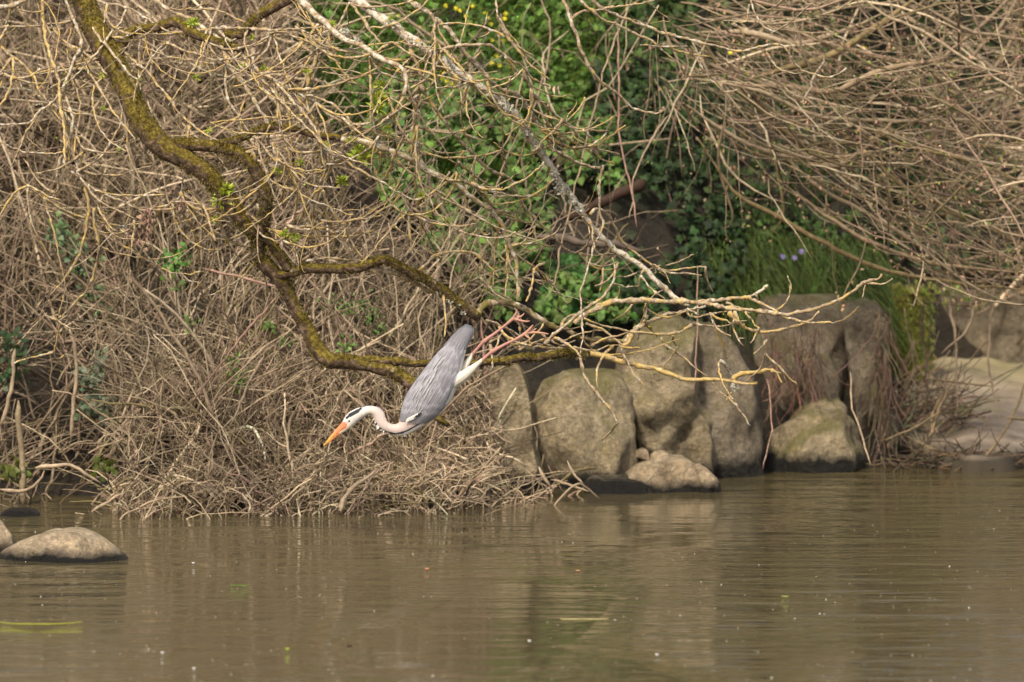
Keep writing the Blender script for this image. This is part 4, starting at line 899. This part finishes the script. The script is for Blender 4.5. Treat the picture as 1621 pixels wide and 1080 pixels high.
 ([(634, 308), (648, 331), (673, 348), (709, 356), (742, 356)], 2.2, .4, .4), ([(432, 226), (440, 251), (465, 270), (484, 287), (512, 296), (540, 298)], 2.4, .4, .4),
 ([(510, 35), (503, 93), (490, 133), (490, 173), (506, 207), (507, 260), (510, 300), (517, 337), (529, 359), (530, 387), (523, 405)], 2.7, .9, .2),
 ([(407, 323), (412, 345), (429, 364), (450, 376)], 1.8, .2, .4), ([(418, 348), (451, 356), (484, 359), (509, 347)], 1.9, .2, .4), ([(390, 337), (404, 359), (418, 373), (440, 381), (452, 375)], 2, .3, .4),
 ([(482, 414), (500, 410), (523, 407), (551, 410), (584, 414)], 2.6, .5, .4), ([(662, 428), (690, 406), (715, 398), (743, 396), (759, 403), (774, 418), (790, 440)], 2.6, .9, .2),
 ([(357, 103), (362, 150), (380, 180), (402, 215), (430, 245), (440, 250)], 2, .3, .5), ([(400, 238), (440, 232), (470, 240)], 1.6, .2, .3),
 ([(540, 187), (570, 200), (610, 190), (645, 158), (664, 158)], 2.4, .4, .4), ([(500, 163), (540, 195), (600, 215), (660, 230), (690, 243), (735, 238), (760, 225)], 2.4, .5, .3),
 ([(735, 238), (725, 255), (724, 272), (745, 290)], 2, .7, .2), ([(585, 90), (602, 115), (616, 155)], 2.6, .5, .4), ([(556, 5), (585, 45), (602, 68)], 2.8, .6, .3),
 ([(443, 137), (520, 165), (560, 200), (600, 240), (650, 250)], 2.2, .4, .4), ([(690, 30), (684, 60), (686, 75)], 2.2, .4, .3),
 ([(390, 100), (440, 150), (490, 200), (530, 240), (590, 262)], 2.2, .4, .4), ([(760, 440), (790, 470), (805, 478)], 2, .5, .3),
]
for i, b_ in enumerate(BR):
    p, r, ye, gr = b_
    tbranch(p, r, ye, gr, moss=.8 if r > 5 and gr < .5 else 0., side=(1.0 if r < 7 else .8), sides=6 if r < 4 else 9)
# the finer drooping twigs of the upper left and middle
ALLQ = [(b_[0], b_[1], b_[2], b_[3]) for b_ in BR]
FT = MB()
for k in range(330):
    for _ in range(60):
        src = ALLQ[rng.integers(len(ALLQ))]; j_ = rng.integers(0, len(src[0])); x, y = src[0][j_]
        lo = x < 900 and y < 400
        if (lo and k % 6) or (not lo and k % 6 == 0 and x < 1250): break
    L_ = (60 + 150 * rng.random()) if lo else 30 + 60 * rng.random(); N = 7; a0 = R(rng.normal(60, 45)); a1 = a0 + R(rng.normal(-35, 40)); t = np.linspace(0, 1, N)
    a = a0 + (a1 - a0) * t; sg = 1 if rng.random() < .72 else -1
    xx = np.concatenate([[x], x + sg * np.cumsum(np.cos(a[1:])) * L_ / N]); yy = np.concatenate([[y], y + np.cumsum(np.sin(a[1:])) * L_ / N])
    tbranch(list(zip(xx, yy)), 1.5 + 1.1 * rng.random(), .3 + .8 * rng.random(), .5 * rng.random(), side=.9 if k < 80 else .6, sides=5, name='twig', into=None if k < 80 else FT)
FT.build('fine_twigs', M_twig, tree)['kind'] = 'stuff'
# crusty lichen knobs on the grey branch
for (x, y) in [(880, 290), (887, 297), (884, 303), (890, 301), (566, 64), (545, 52), (655, 65), (690, 84), (735, 494), (722, 482), (505, 28), (480, 12), (795, 165), (822, 192), (905, 318), (1165, 612)] + [(x + 3 * rng.normal(), y + 2 * rng.normal()) for x, y in [(613, 33), (625, 42), (668, 73), (706, 101), (718, 110), (746, 131), (772, 148), (805, 175), (835, 212), (850, 235), (866, 262), (872, 276), (896, 306), (915, 330), (592, 84), (530, 47), (610, 95), (715, 474), (748, 497), (698, 462)]]:
    n = int(rng.integers(8, 26)); c = P(x, y, dep(x, y) - .012); mb = MB()
    q = c + rng.normal(size=(n, 3)) * [.009, .004, .007]
    leaves(mb, q, .008 + .008 * rng.random(n), rng.normal(size=(n, 3)) + [0, -1, .4], rng.normal(size=(n, 3)), HEART, jit((.50, .48, .40), n, .12, .03), .3)
    mb.build('lichen_tuft', M_dead, tree)
# young leaf tufts
TUFT = [(303, 37, 8), (352, 312, 13), (345, 302, 8), (358, 300, 8), (597, 172, 10), (600, 155, 9), (574, 250, 12), (567, 240, 8), (440, 272, 6), (402, 365, 5), (452, 374, 7), (466, 378, 6), (541, 287, 7), (556, 225, 6), (218, 127, 4),
        (160, 120, 4), (188, 238, 4), (330, 207, 4), (310, 125, 5), (384, 107, 5), (418, 110, 5), (516, 233, 5), (667, 312, 6), (679, 341, 4), (708, 352, 5), (525, 38, 5), (600, 135, 7), (615, 203, 5), (540, 290, 6), (620, 30, 4), (474, 257, 5), (340, 348, 5), (150, 70, 5), (485, 115, 5), (400, 60, 4), (164, 173, 4)]
for (x, y, s_) in TUFT:
    n = int(10 + s_ * 4); c = P(x, y, dep(x, y) - .01); mb = MB()
    d = rng.normal(size=(n, 3)) * [1, .7, .7] + [0, -.2, .6]; d /= np.linalg.norm(d, axis=1, keepdims=True)
    q = c + d * s_ * .0022 * rng.random((n, 1))
    leaves(mb, q, (.5 + .6 * rng.random(n)) * s_ * .0042, np.cross(d, rng.normal(size=(n, 3))) + [0, -.6, .2], d, LANCE * [1.2, 1], jit((.34, .40, .05), n, .18, .08))
    mb.build('leaf_tuft', M_leaf, tree)
# buds on the twig tips
tt = np.array(twig_tips); n = min(900, len(tt)); k = rng.choice(len(tt), n, replace=False); mb = MB()
leaves(mb, tt[k], .006 + .006 * rng.random(n), rng.normal(size=(n, 3)) + [0, -1, 0], rng.normal(size=(n, 3)) + [0, 0, .6], LANCE * [2, 1], np.where(rng.random((n, 1)) < .35, jit((.30, .34, .05), n), jit((.14, .10, .07), n)))
mb.build('buds', M_dead, tree)['kind'] = 'stuff'
# withered leaf cluster, keys
for (x, y, s_, sp_) in [(228, 345, .03, 9), (222, 372, .035, 10), (236, 335, .025, 6), (285, 318, .026, 7), (228, 358, .034, 9)]:
    n = 16; mb = MB(); a = rng.normal(size=(n, 2)) * sp_ * [.7, .7] + [x, y]; q = P(a[:, 0], a[:, 1], dep(x, y) - .02)
    leaves(mb, q, s_ * (.7 + .6 * rng.random(n)), rng.normal(size=(n, 3)) * .8 + [0, -1, 0], rng.normal(size=(n, 3)) * .35 + [0, 0, -1], LANCE, jit((.34, .22, .17), n, .2, .05), .4)
    mb.build('withered_leaves', M_dead, tree)
n = 6; mb = MB(); q = P(877 + 4 * rng.normal(size=n), 140 + 3 * rng.normal(size=n), dep(877, 140))
leaves(mb, q, .028 + .01 * rng.random(n), rng.normal(size=(n, 3)) * .5 + [0, -1, 0], rng.normal(size=(n, 3)) * .2 + [0, 0, -1], LANCE, jit((.55, .46, .36), n, .1), .3); mb.build('seed_keys', M_dead, tree)

# ---------------------------------------------------------------- heron
HS = .7385e-3
HO = P(470 + 750 / 3.723, 470 + 500 / 3.723, 49.5)
heron = empty('grey_heron', tuple(HO), 'grey heron diving headlong off the branch with neck curved and pink legs trailing', 'heron')
def hz(X, Y, d=0.): return np.array([(X - 750) * HS, d, -(Y - 500) * HS])
SEC = [((1000, 160), (1026, 168), 6), ((964, 184), (1038, 195), 13), ((925, 222), (1028, 236), 20), ((890, 262), (1010, 280), 27), ((850, 310), (993, 335), 36), ((810, 360), (982, 390), 48),
       ((765, 415), (972, 440), 60), ((715, 480), (955, 500), 70), ((675, 540), (932, 562), 76), ((645, 592), (908, 615), 78), ((625, 645), (872, 660), 74), ((614, 690), (826, 708), 66), ((608, 728), (758, 758), 54),
       ((592, 748), (690, 800), 42), ((565, 752), (625, 822), 34), ((545, 745), (575, 818), 29), ((531, 732), (530, 803), 26), ((522, 708), (487, 778), 25), ((514, 685), (460, 735), 24), ((496, 662), (445, 706), 25), ((468, 648), (434, 698), 25),
       ((430, 643), (420, 698), 26), ((395, 647), (396, 710), 27), ((360, 655), (375, 724), 28), ((330, 668), (352, 744), 29), ((302, 686), (330, 764), 28), ((280, 712), (305, 782), 24), ((266, 738), (284, 796), 18),
       ((240, 768), (262, 808), 14), ((205, 810), (226, 834), 9), ((175, 848), (190, 862), 5.5), ((150, 880), (153, 882), 1.5)]
Lp = np.array([s[0] for s in SEC], float); Rp = np.array([s[1] for s in SEC], float); Dp = np.array([s[2] for s in SEC], float)
arr = np.concatenate([Lp, Rp, Dp[:, None]], 1)
def cmr(a, m=5):
    q = np.vstack([2 * a[0] - a[1], a, 2 * a[-1] - a[-2]]); o = []
    for i in range(1, len(q) - 2):
        p0, p1, p2, p3 = q[i - 1:i + 3]
        for t in np.linspace(0, 1, m, endpoint=False): o.append(.5 * (2 * p1 + (p2 - p0) * t + (2 * p0 - 5 * p1 + 4 * p2 - p3) * t * t + (3 * p1 - p0 - 3 * p2 + p3) * t ** 3))
    o.append(q[-2]); return np.array(o)
A5 = cmr(arr)
def bodypt(u, ang, grow=0.):
    """u 0..1 along the bird (tail to bill), ang around (0 = back edge, pi = belly edge, side towards the camera positive)"""
    f = np.clip(u, 0, 1) * (len(A5) - 1); i = np.minimum(f.astype(int), len(A5) - 2); t = (f - i)[:, None]
    a = A5[i] * (1 - t) + A5[i + 1] * t
    L_, R_, D_ = a[:, :2], a[:, 2:4], a[:, 4]
    C_ = (L_ + R_) / 2; H_ = (L_ - R_) / 2; hn = np.linalg.norm(H_, axis=1, keepdims=True)
    g = grow / HS
    xy = C_ + H_ * (1 + g / np.maximum(hn, 1)) * np.cos(ang)[:, None]
    return np.stack([(xy[:, 0] - 750) * HS, -(D_ + g) * HS * np.sin(ang), -(xy[:, 1] - 500) * HS], -1)
body = MB(); na = 28; nu = len(A5)
uu = np.repeat(np.linspace(0, 1, nu), na); aa = np.tile(np.arange(na) * 2 * math.pi / na, nu)
V = bodypt(uu, aa)
i = np.arange(nu - 1)[:, None]; j = np.arange(na)[None]; jn = (j + 1) % na
body.add(V, np.stack([i * na + j, i * na + jn, (i + 1) * na + jn, (i + 1) * na + j], -1).reshape(-1, 4))
body.f.append(np.array([np.arange(na)[::-1], np.arange(na) + (nu - 1) * na]))
def limb_h(pts, d0, d1):
    p = np.array(pts, float); t = np.linspace(0, 1, len(p)); q = np.array([hz(a, b, d0 + (d1 - d0) * k) for (a, b, _), k in zip(p, t)])
    q4 = catmull(np.concatenate([q, p[:, 2:3] * HS], 1), .006); pt_tube(body, q4[:, :3], q4[:, 3], 10)
limb_h([(925, 490, 26), (955, 458, 28), (985, 420, 26), (1012, 378, 18), (1033, 342, 12)], .02, .035)
limb_h([(1028, 350, 12), (1060, 312, 9.5), (1092, 276, 10.5), (1108, 262, 15), (1125, 248, 11.5), (1180, 208, 8.5), (1240, 160, 8.5), (1278, 128, 11)], .035, .03)
limb_h([(1272, 134, 9), (1290, 104, 8), (1298, 84, 5), (1300, 76, 3)], .03, .02)
limb_h([(1276, 130, 9), (1318, 140, 7), (1352, 146, 6), (1376, 142, 3)], .03, .02)
limb_h([(1276, 130, 8), (1310, 122, 6.5), (1330, 112, 5.5), (1342, 98, 3)], .03, .05)
limb_h([(1274, 132, 7), (1300, 150, 6), (1312, 168, 5), (1318, 176, 3)], .03, .045)
limb_h([(915, 520, 24), (945, 492, 32), (985, 462, 33), (1030, 424, 25), (1065, 392, 16), (1092, 368, 12)], -.015, -.06)
limb_h([(1086, 374, 12), (1120, 342, 9.5), (1145, 322, 11), (1162, 311, 15), (1180, 300, 11.5), (1235, 270, 8.5), (1300, 238, 8.5), (1352, 206, 11)], -.06, -.06)
limb_h([(1346, 212, 9), (1372, 184, 8), (1388, 164, 5), (1394, 156, 3)], -.06, -.07)
limb_h([(1350, 208, 9), (1400, 203, 7.5), (1450, 208, 6.5), (1488, 214, 3)], -.06, -.05)
limb_h([(1350, 208, 8), (1380, 196, 6.5), (1402, 188, 5.5), (1414, 180, 3)], -.06, -.035)
limb_h([(1346, 212, 7), (1356, 226, 6), (1372, 236, 5), (1384, 240, 3)], -.06, -.08)
tmp = body.build('tmp', M_stem)
md = tmp.modifiers.new('r', 'REMESH'); md.mode = 'VOXEL'; md.voxel_size = .0024
sm = tmp.modifiers.new('s', 'SMOOTH'); sm.factor = .4; sm.iterations = 2
dg = bpy.context.evaluated_depsgraph_get(); me = bpy.data.meshes.new_from_object(tmp.evaluated_get(dg)); bpy.data.objects.remove(tmp)
me.name = 'body'
nv = len(me.vertices); co = np.zeros(nv * 3); me.vertices.foreach_get('co', co); co = co.reshape(-1, 3)
hx = co[:, 0] / HS + 750; hy = -co[:, 2] / HS + 500; hd_ = co[:, 1] / HS
def pl_dist(poly):
    best = np.full(nv, 1e9)
    for (x0, y0), (x1, y1) in zip(poly[:-1], poly[1:]):
        dx, dy = x1 - x0, y1 - y0; t = np.clip(((hx - x0) * dx + (hy - y0) * dy) / (dx * dx + dy * dy), 0, 1)
        best = np.minimum(best, np.hypot(hx - x0 - t * dx, hy - y0 - t * dy))
    return best
def sm_(d, a, b): return np.clip((b - d) / (b - a), 0, 1)[:, None]
C = np.tile(np.array([.235, .230, .26]), (nv, 1))
def lay(m, c): 
    global C
    C = C * (1 - m) + np.array(c) * m
nz = np.array([mnoise.noise(Vector((a * .03, b * .03, 0))) for a, b in zip(hx, hy)])
# belly and lower breast white
Lc = (A5[:, :2]); Rc = A5[:, 2:4]
lay(sm_(pl_dist([tuple(p) for p in A5[::4, 2:4]]) + nz * 4, 15, 24) * (hy > 215)[:, None], (.66, .63, .61))
neckm = np.clip((hy + (760 - hx) * .25 - 722 + nz * 8) / 26, 0, 1)[:, None] * (hx < 790)[:, None]
lay(neckm, (.50, .40, .375))
lay(np.clip((560 - hx) / 130, 0, 1)[:, None] * (hy > 600)[:, None], (.57, .49, .46))
headm = np.clip((430 - hx) / 40, 0, 1)[:, None]; lay(headm * (hy > 600)[:, None], (.62, .585, .56))
lay(np.clip((345 - hx) / 30, 0, 1)[:, None] * np.clip((hy - 745) / 20, 0, 1)[:, None], (.74, .66, .52))
stripe = [(462, 742), (478, 768), (505, 790), (540, 802), (580, 808), (620, 800), (660, 783), (700, 758), (735, 738), (790, 722)]
lay(sm_(pl_dist([(a + 4, b + 14) for a, b in stripe]), 6, 11), (.78, .76, .75))
lay(sm_(pl_dist(stripe) + nz * 3, 4.2, 6.5), (.035, .035, .055))
brow = [(292, 714), (312, 697), (336, 684), (358, 672), (376, 658)]
bd = np.minimum(pl_dist(brow[1:4]) - 9.5, pl_dist(brow) - 5.5)
lay(sm_(bd, 0, 3), (.018, .022, .03))
# thighs white, legs pink, bill orange
legm = ((hx - 940) * .6 + (470 - hy) * .0 > 0) & (hy < 505) & (hx > 950) & ~((hx < 1048) & (hy < 300)) & (pl_dist([(930, 500), (985, 420), (1033, 342)]) < 45) | ((hx > 948) & (pl_dist([(930, 505), (985, 462), (1092, 368)]) < 40))
legm = legm & (hx + (hy - 420) * .4 > 965)
lay(legm[:, None].astype(float), (.62, .57, .50))
pink = (pl_dist([(1033, 342), (1110, 260), (1278, 128), (1300, 80)]) < 24) | (pl_dist([(1092, 368), (1162, 311), (1352, 206), (1394, 156)]) < 24) | (pl_dist([(1278, 130), (1376, 144)]) < 40) | (pl_dist([(1352, 206), (1490, 214)]) < 34)
pink &= (hx > 1033) & ~((hx < 1092) & (hy > 366) ) & ~((hx < 1090) & (hd_ < -30))
pk = np.array([.40, .20, .17])[None] * (1 - np.clip((hx - 1230) / 200, 0, 1)[:, None]) + np.array([.45, .25, .17])[None] * np.clip((hx - 1230) / 200, 0, 1)[:, None]
C = np.where(pink[:, None], pk, C)
bx = (hx - 262) * .72 + (hy - 742) * -.69     # across
bm = ((hx * .6 - hy * .8) < (272 * .6 - 757 * .8) + 0 * hx) & (hx < 296) 
tipf = np.clip((hx - 165) / 90, 0, 1)[:, None]
bcol = np.array([.70, .36, .08])[None] * (1 - tipf) + np.array([.66, .20, .10])[None] * tipf
linev = (hx - 268) * -.62 + (hy - 738) * -.02
bill = (hy - 742) > (hx - 262) * 1.15 - 6
bill = (hx < 300) & ((hx - 150) * .0 + hy > 738) & (((hx - 262) * .63 + (hy - 742) * .77) > -8) & ((hx + hy * .35) < (300 + 742 * .35)) & ~((hx > 240) & (((hx - 240) * .50 - (812 - hy) * .86) > -8) & (hx > 250))
C = np.where(bill[:, None], bcol, C)
gape = pl_dist([(168, 866), (215, 822), (262, 783), (285, 768)]); C = np.where(((gape < 1.6) & bill)[:, None], bcol * .45, C)
lay((sm_(pl_dist([(292, 742), (306, 730)]), 4, 8)), (.42, .40, .48))
C = C * (1 + .07 * nz[:, None])
# dark tail end
lay(sm_(pl_dist([(985, 158), (1034, 172), (1041, 196)]), 8, 16), (.12, .12, .145))
for a_ in list(me.color_attributes): me.color_attributes.remove(a_)
at = me.color_attributes.new('col', 'FLOAT_COLOR', 'POINT'); at.data.foreach_set('color', np.concatenate([np.clip(C, 0, 1), np.ones((nv, 1))], 1).astype(np.float32).ravel())
m, n, l, b = newmat('heron_plumage'); co_ = objco(n)
mp = n.new('ShaderNodeMapping'); mp.inputs['Rotation'].default_value = (0, R(-33), 0); mp.inputs['Scale'].default_value = (6, 1, 1); l.new(co_, mp.inputs[0])
f = tnoise(n, l, mp.outputs[0], 40, 3)
l.new(mix(n, l, 1.0, attr(n), ramp(n, l, f, [(.3, .86), (.7, 1.1)]), 'MULTIPLY'), b.inputs['Base Color']); b.inputs['Roughness'].default_value = .7; b.inputs['Specular IOR Level'].default_value = .25
bump(n, l, f, .5, .002, b.inputs['Normal']); M_plum = m
me.materials.clear(); me.materials.append(M_plum)
me.polygons.foreach_set('use_smooth', np.ones(len(me.polygons), bool))
bo = bpy.data.objects.new('body', me); COL.objects.link(bo); bo.parent = heron
# feathers: strips laid over the body surface
def feather(mb, u0, a0, u1, a1, wid, lift, colr, sgn, N=9, tipc=None, pointed=.5):
    t = np.linspace(0, 1, N); u = u0 + (u1 - u0) * t; a = a0 + (a1 - a0) * t
    c = bodypt(u, a * sgn, lift[0]) if np.isscalar(lift[0]) else None
    c2 = bodypt(u, a * sgn, lift[1]); C_ = c * (1 - t[:, None]) + c2 * t[:, None]
    e1 = bodypt(u, (a + .05) * sgn, lift[0]) - bodypt(u, (a - .05) * sgn, lift[0]); e1 /= np.linalg.norm(e1, axis=1, keepdims=True)
    w_ = wid * np.minimum(1, (1 - t) * 4 + .02) ** pointed * np.minimum(1, .45 + t * 2)
    nn = bodypt(u, a * sgn, .01) - bodypt(u, a * sgn, 0); nn /= np.linalg.norm(nn, axis=1, keepdims=True) + 1e-9
    V = np.stack([C_ - e1 * w_[:, None] - nn * wid * .16, C_ + nn * .0006, C_ + e1 * w_[:, None] - nn * wid * .16], 1).reshape(-1, 3)
    i = np.arange(N - 1); f1 = np.stack([3 * i, 3 * i + 1, 3 * i + 4, 3 * i + 3], -1); f2 = np.stack([3 * i + 1, 3 * i + 2, 3 * i + 5, 3 * i + 4], -1)
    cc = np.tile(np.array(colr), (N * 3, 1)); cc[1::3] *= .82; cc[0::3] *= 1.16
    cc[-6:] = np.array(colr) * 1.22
    if tipc is not None: cc[-6:] = tipc
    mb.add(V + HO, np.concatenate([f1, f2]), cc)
NU = len(SEC) - 1
def S(i): return i / NU
GR = np.array([.235, .230, .264])
for sgn, nm in ((1, 'wing'), (-1, 'wing')):
    wb = MB()
    # long flight feathers and tertials reaching the tail
    for k in range(11):
        a0 = 2.35 - k * .13; a1 = 2.3 - k * .16
        feather(wb, S(8.5 + .1 * k), a0, S(3.0 + .22 * (10 - k) * .8), a1, .012, (.003, .0045), GR * (.82 + .1 * rng.random()), sgn)
    for row, (us, ue, cntr, wd) in enumerate([(10.6, 7.4, 17, .0125), (9.4, 6.0, 15, .0135), (8.2, 4.8, 13, .013), (7.0, 3.6, 11, .012)][::-1]):
        for k in range(cntr):
            a0 = .30 + 1.95 * k / (cntr - 1) + .04 * rng.normal()
            feather(wb, S(us + .25 * rng.normal()), a0, S(ue + .3 * rng.normal()), a0 + .05 * rng.normal(), wd, (.003 + row * .0010, .0050 + row * .001), GR * (.90 + .18 * rng.random()), sgn)
    for row, (us, ue, cntr) in enumerate([(11.3, 9.2, 20), (11.9, 10.2, 22)]):
        for k in range(cntr):
            a0 = .45 + 2.05 * k / (cntr - 1); feather(wb, S(us + .1 * rng.normal()), a0, S(ue + .15 * rng.normal()), a0, .009, (.005, .009 + row * .001), GR * (.92 + .14 * rng.random()), sgn, 6)
    wb.build(nm, M_plum, heron)
    # pale scapular plumes
    sb = MB()
    for k in range(22):
        a0 = .85 + .75 * rng.random(); u0 = 11 - 6 * rng.random()
        feather(sb, S(u0), a0, S(u0 - .7 - .9 * rng.random()), a0 - .05 + .1 * rng.random(), .0016 + .0012 * rng.random(), (.0115, .0110), (.37, .365, .39), sgn, 8)
    sb.build('scapular_plumes', M_plum, heron)
    # white and black mark at the bend of the wing
    cb = MB()
    for k in range(7):
        a0 = 1.12 + .05 * k; feather(cb, S(11.9 - .10 * k + .1), a0, S(11.3 - .12 * k), a0 + .02, .0055, (.012, .014), (.70, .67, .63), sgn, 6)
    for k in range(3):
        a0 = 1.42 + .06 * k; feather(cb, S(11.35 - .2 * k), a0, S(10.8 - .2 * k), a0, .004, (.0125, .014), (.03, .03, .045), sgn, 6)
    cb.build('wing_bend_patch', M_plum, heron)
tb_ = MB()
for k in range(9):
    a0 = .3 + 2.4 * k / 8
    feather(tb_, S(3.6), a0, S(-.0), .2 + 2.6 * k / 8, .011, (.002, .003), GR * (.85 + .12 * rng.random()), 1, tipc=np.array([.11, .115, .14]))
    feather(tb_, S(3.6), a0, S(-.0), .2 + 2.6 * k / 8, .011, (.002, .003), GR * .9, -1, tipc=np.array([.11, .115, .14]))
tb_.build('tail', M_plum, heron)
# frayed plumes at the throat
pb = MB(); n = 46
for k in range(n):
    t = rng.random(); xs_ = np.interp(t, [0, .3, .7, 1], [458, 480, 545, 640]); ys_ = np.interp(t, [0, .3, .7, 1], [712, 768, 806, 816])
    a = hz(xs_ + 4, ys_ - 4, -.012 + .02 * rng.random()) + HO; d = hz(xs_ - 12 + 8 * t, ys_ + 12 + 6 * rng.random(), -.01) + HO - a if t < .5 else hz(xs_ + 16, ys_ + 9, -.01) + HO - a
    blades(pb, a[None], np.array([.75 + .4 * rng.random()]) * np.linalg.norm(d), d[None], rng.normal(size=(1, 3)) * .15, np.array([.004]), np.array([[.76, .73, .71]]), 4)
pb.build('throat_plumes', M_plum, heron)
# crest plume
cb = MB(); q = np.array([hz(360, 668, -.012), hz(385, 652, -.008), hz(412, 640, 0), hz(440, 634, .003)]) + HO
pt_tube(cb, catmull(q, .006), np.linspace(.0026, .0006, len(catmull(q, .006))), 6, (.02, .022, .03)); cb.build('crest', M_plum, heron)
# eyes
for d_, s_ in ((-1, 1), (1, -1)):
    eb = MB(); c = bodypt(np.array([S(25.55)]), np.array([1.42 * s_]), -.0015)[0]; c = hz(308, 731, c[1]) + HO
    th = np.linspace(0, math.pi, 9); ph = np.arange(14) * 2 * math.pi / 14
    V = np.array([[c[0] + .0058 * math.sin(t) * math.cos(p), c[1] + .0042 * d_ * math.cos(t), c[2] + .0058 * math.sin(t) * math.sin(p)] for t in th for p in ph])
    i = np.arange(8)[:, None]; j = np.arange(14)[None]
    F = np.stack([i * 14 + j, i * 14 + (j + 1) % 14, (i + 1) * 14 + (j + 1) % 14, (i + 1) * 14 + j], -1).reshape(-1, 4)
    cc = np.repeat(np.where(th < .62, .01, .0)[:, None], 14, 0); colr = np.where(cc > 0, [[.01, .01, .012]], [[.30, .24, .10]])
    eb.add(V, F, colr); eo = eb.build('eye', M_plum, heron)

# ---------------------------------------------------------------- things floating on the water
def wat(px, py):
    b = (540 - py) * K; dy = cp + b * sp; dz = -sp + b * cp; t = -CAMH / dz
    return np.array([(px - 810.5) * K * t, dy * t, 0.])
sb = MB(); n = 620
px = rng.uniform(-100, 1720, n); py = 800 + 290 * rng.random(n) ** .75
q = np.array([wat(a, b) for a, b in zip(px, py)]); sz = .0019 + .0022 * rng.random(n) ** 4
th = np.arange(6) * math.pi / 3
ring = np.stack([np.cos(th), np.sin(th) * 1.2, np.full(6, .02)], -1); ring2 = np.stack([np.cos(th) * .6, np.sin(th) * .8, np.full(6, .22)], -1)
V = np.concatenate([q[:, None] + sz[:, None, None] * ring[None], q[:, None] + sz[:, None, None] * ring2[None]], 1)
i = np.arange(6); f = np.stack([i, (i + 1) % 6, 6 + (i + 1) % 6, 6 + i], -1)
sb.add(V.reshape(-1, 3), (f[None] + (np.arange(n) * 12)[:, None, None]).reshape(-1, 4), np.repeat(jit((.62, .58, .48), n, .15, .04), 12, 0))
sb.f.append(np.stack([np.arange(n) * 12 + 6 + k for k in range(6)], -1))
props(sb.build('floating_fluff', M_dead), 'tiny pale specks of fluff scattered over the water', 'fluff', kind='stuff')
def afloat(name, px, py, L_, W_, colr, label, cat, bend=.02):
    c = wat(px, py); N = 9; t = np.linspace(-.5, .5, N); w_ = W_ * (1 - (2 * t) ** 2 * .95)
    x = c[0] + L_ * t; y = c[1] + bend * (t * 2) ** 2; z = .002 + .001 * np.cos(t * 9)
    V = np.concatenate([np.stack([x, y - w_, z], -1), np.stack([x, y, z + .003], -1), np.stack([x, y + w_, z], -1)])
    i = np.arange(N - 1); F = np.concatenate([np.stack([i, i + 1, N + i + 1, N + i], -1), np.stack([N + i, N + i + 1, 2 * N + i + 1, 2 * N + i], -1)])
    mb = MB(); mb.add(V, F, colr); return props(mb.build(name, M_dead, loc=tuple(c)), label, cat)
afloat('floating_reed', 60, 989, .36, .035, (.30, .30, .05), 'long yellow green reed blade floating at lower left', 'reed', .1)
afloat('floating_reed', 925, 981, .2, .02, (.45, .38, .18), 'pale straw floating below the boulders reflection', 'straw')
afloat('floating_leaf', 379, 928, .08, .02, (.14, .20, .05), 'narrow green leaf floating right of the low rock', 'leaf')
afloat('floating_leaf', 676, 901, .022, .05, (.50, .24, .14), 'small orange leaf floating under the heron', 'leaf')
afloat('floating_leaf', 915, 904, .022, .04, (.45, .25, .14), 'small orange leaf floating on the ruffled water in the middle', 'leaf')
afloat('floating_leaf', 553, 1023, .024, .04, (.08, .05, .035), 'small dark leaf floating near the bottom edge', 'leaf')
afloat('floating_leaf', 455, 1028, .02, .05, (.34, .42, .06), 'small yellow green leaf floating near the bottom left', 'leaf')
afloat('floating_leaf', 1243, 945, .03, .03, (.30, .34, .10), 'small pale green leaf floating at the right', 'leaf')
for px_, py_, lab in [(257, 1034, 'white feather speck floating lower left of the middle'), (306, 892, 'white speck floating right of the low rock'), (838, 1015, 'largest white speck floating near the bottom middle'), (307, 1059, 'white speck floating close to the bottom edge'), (1040, 1037, 'white speck floating low in the ruffled water')]:
    afloat('floating_feather', px_, py_, .014, .035, (.75, .72, .66), lab, 'feather')
for o in bpy.data.objects:
    if '_w' in o: del o['_w']
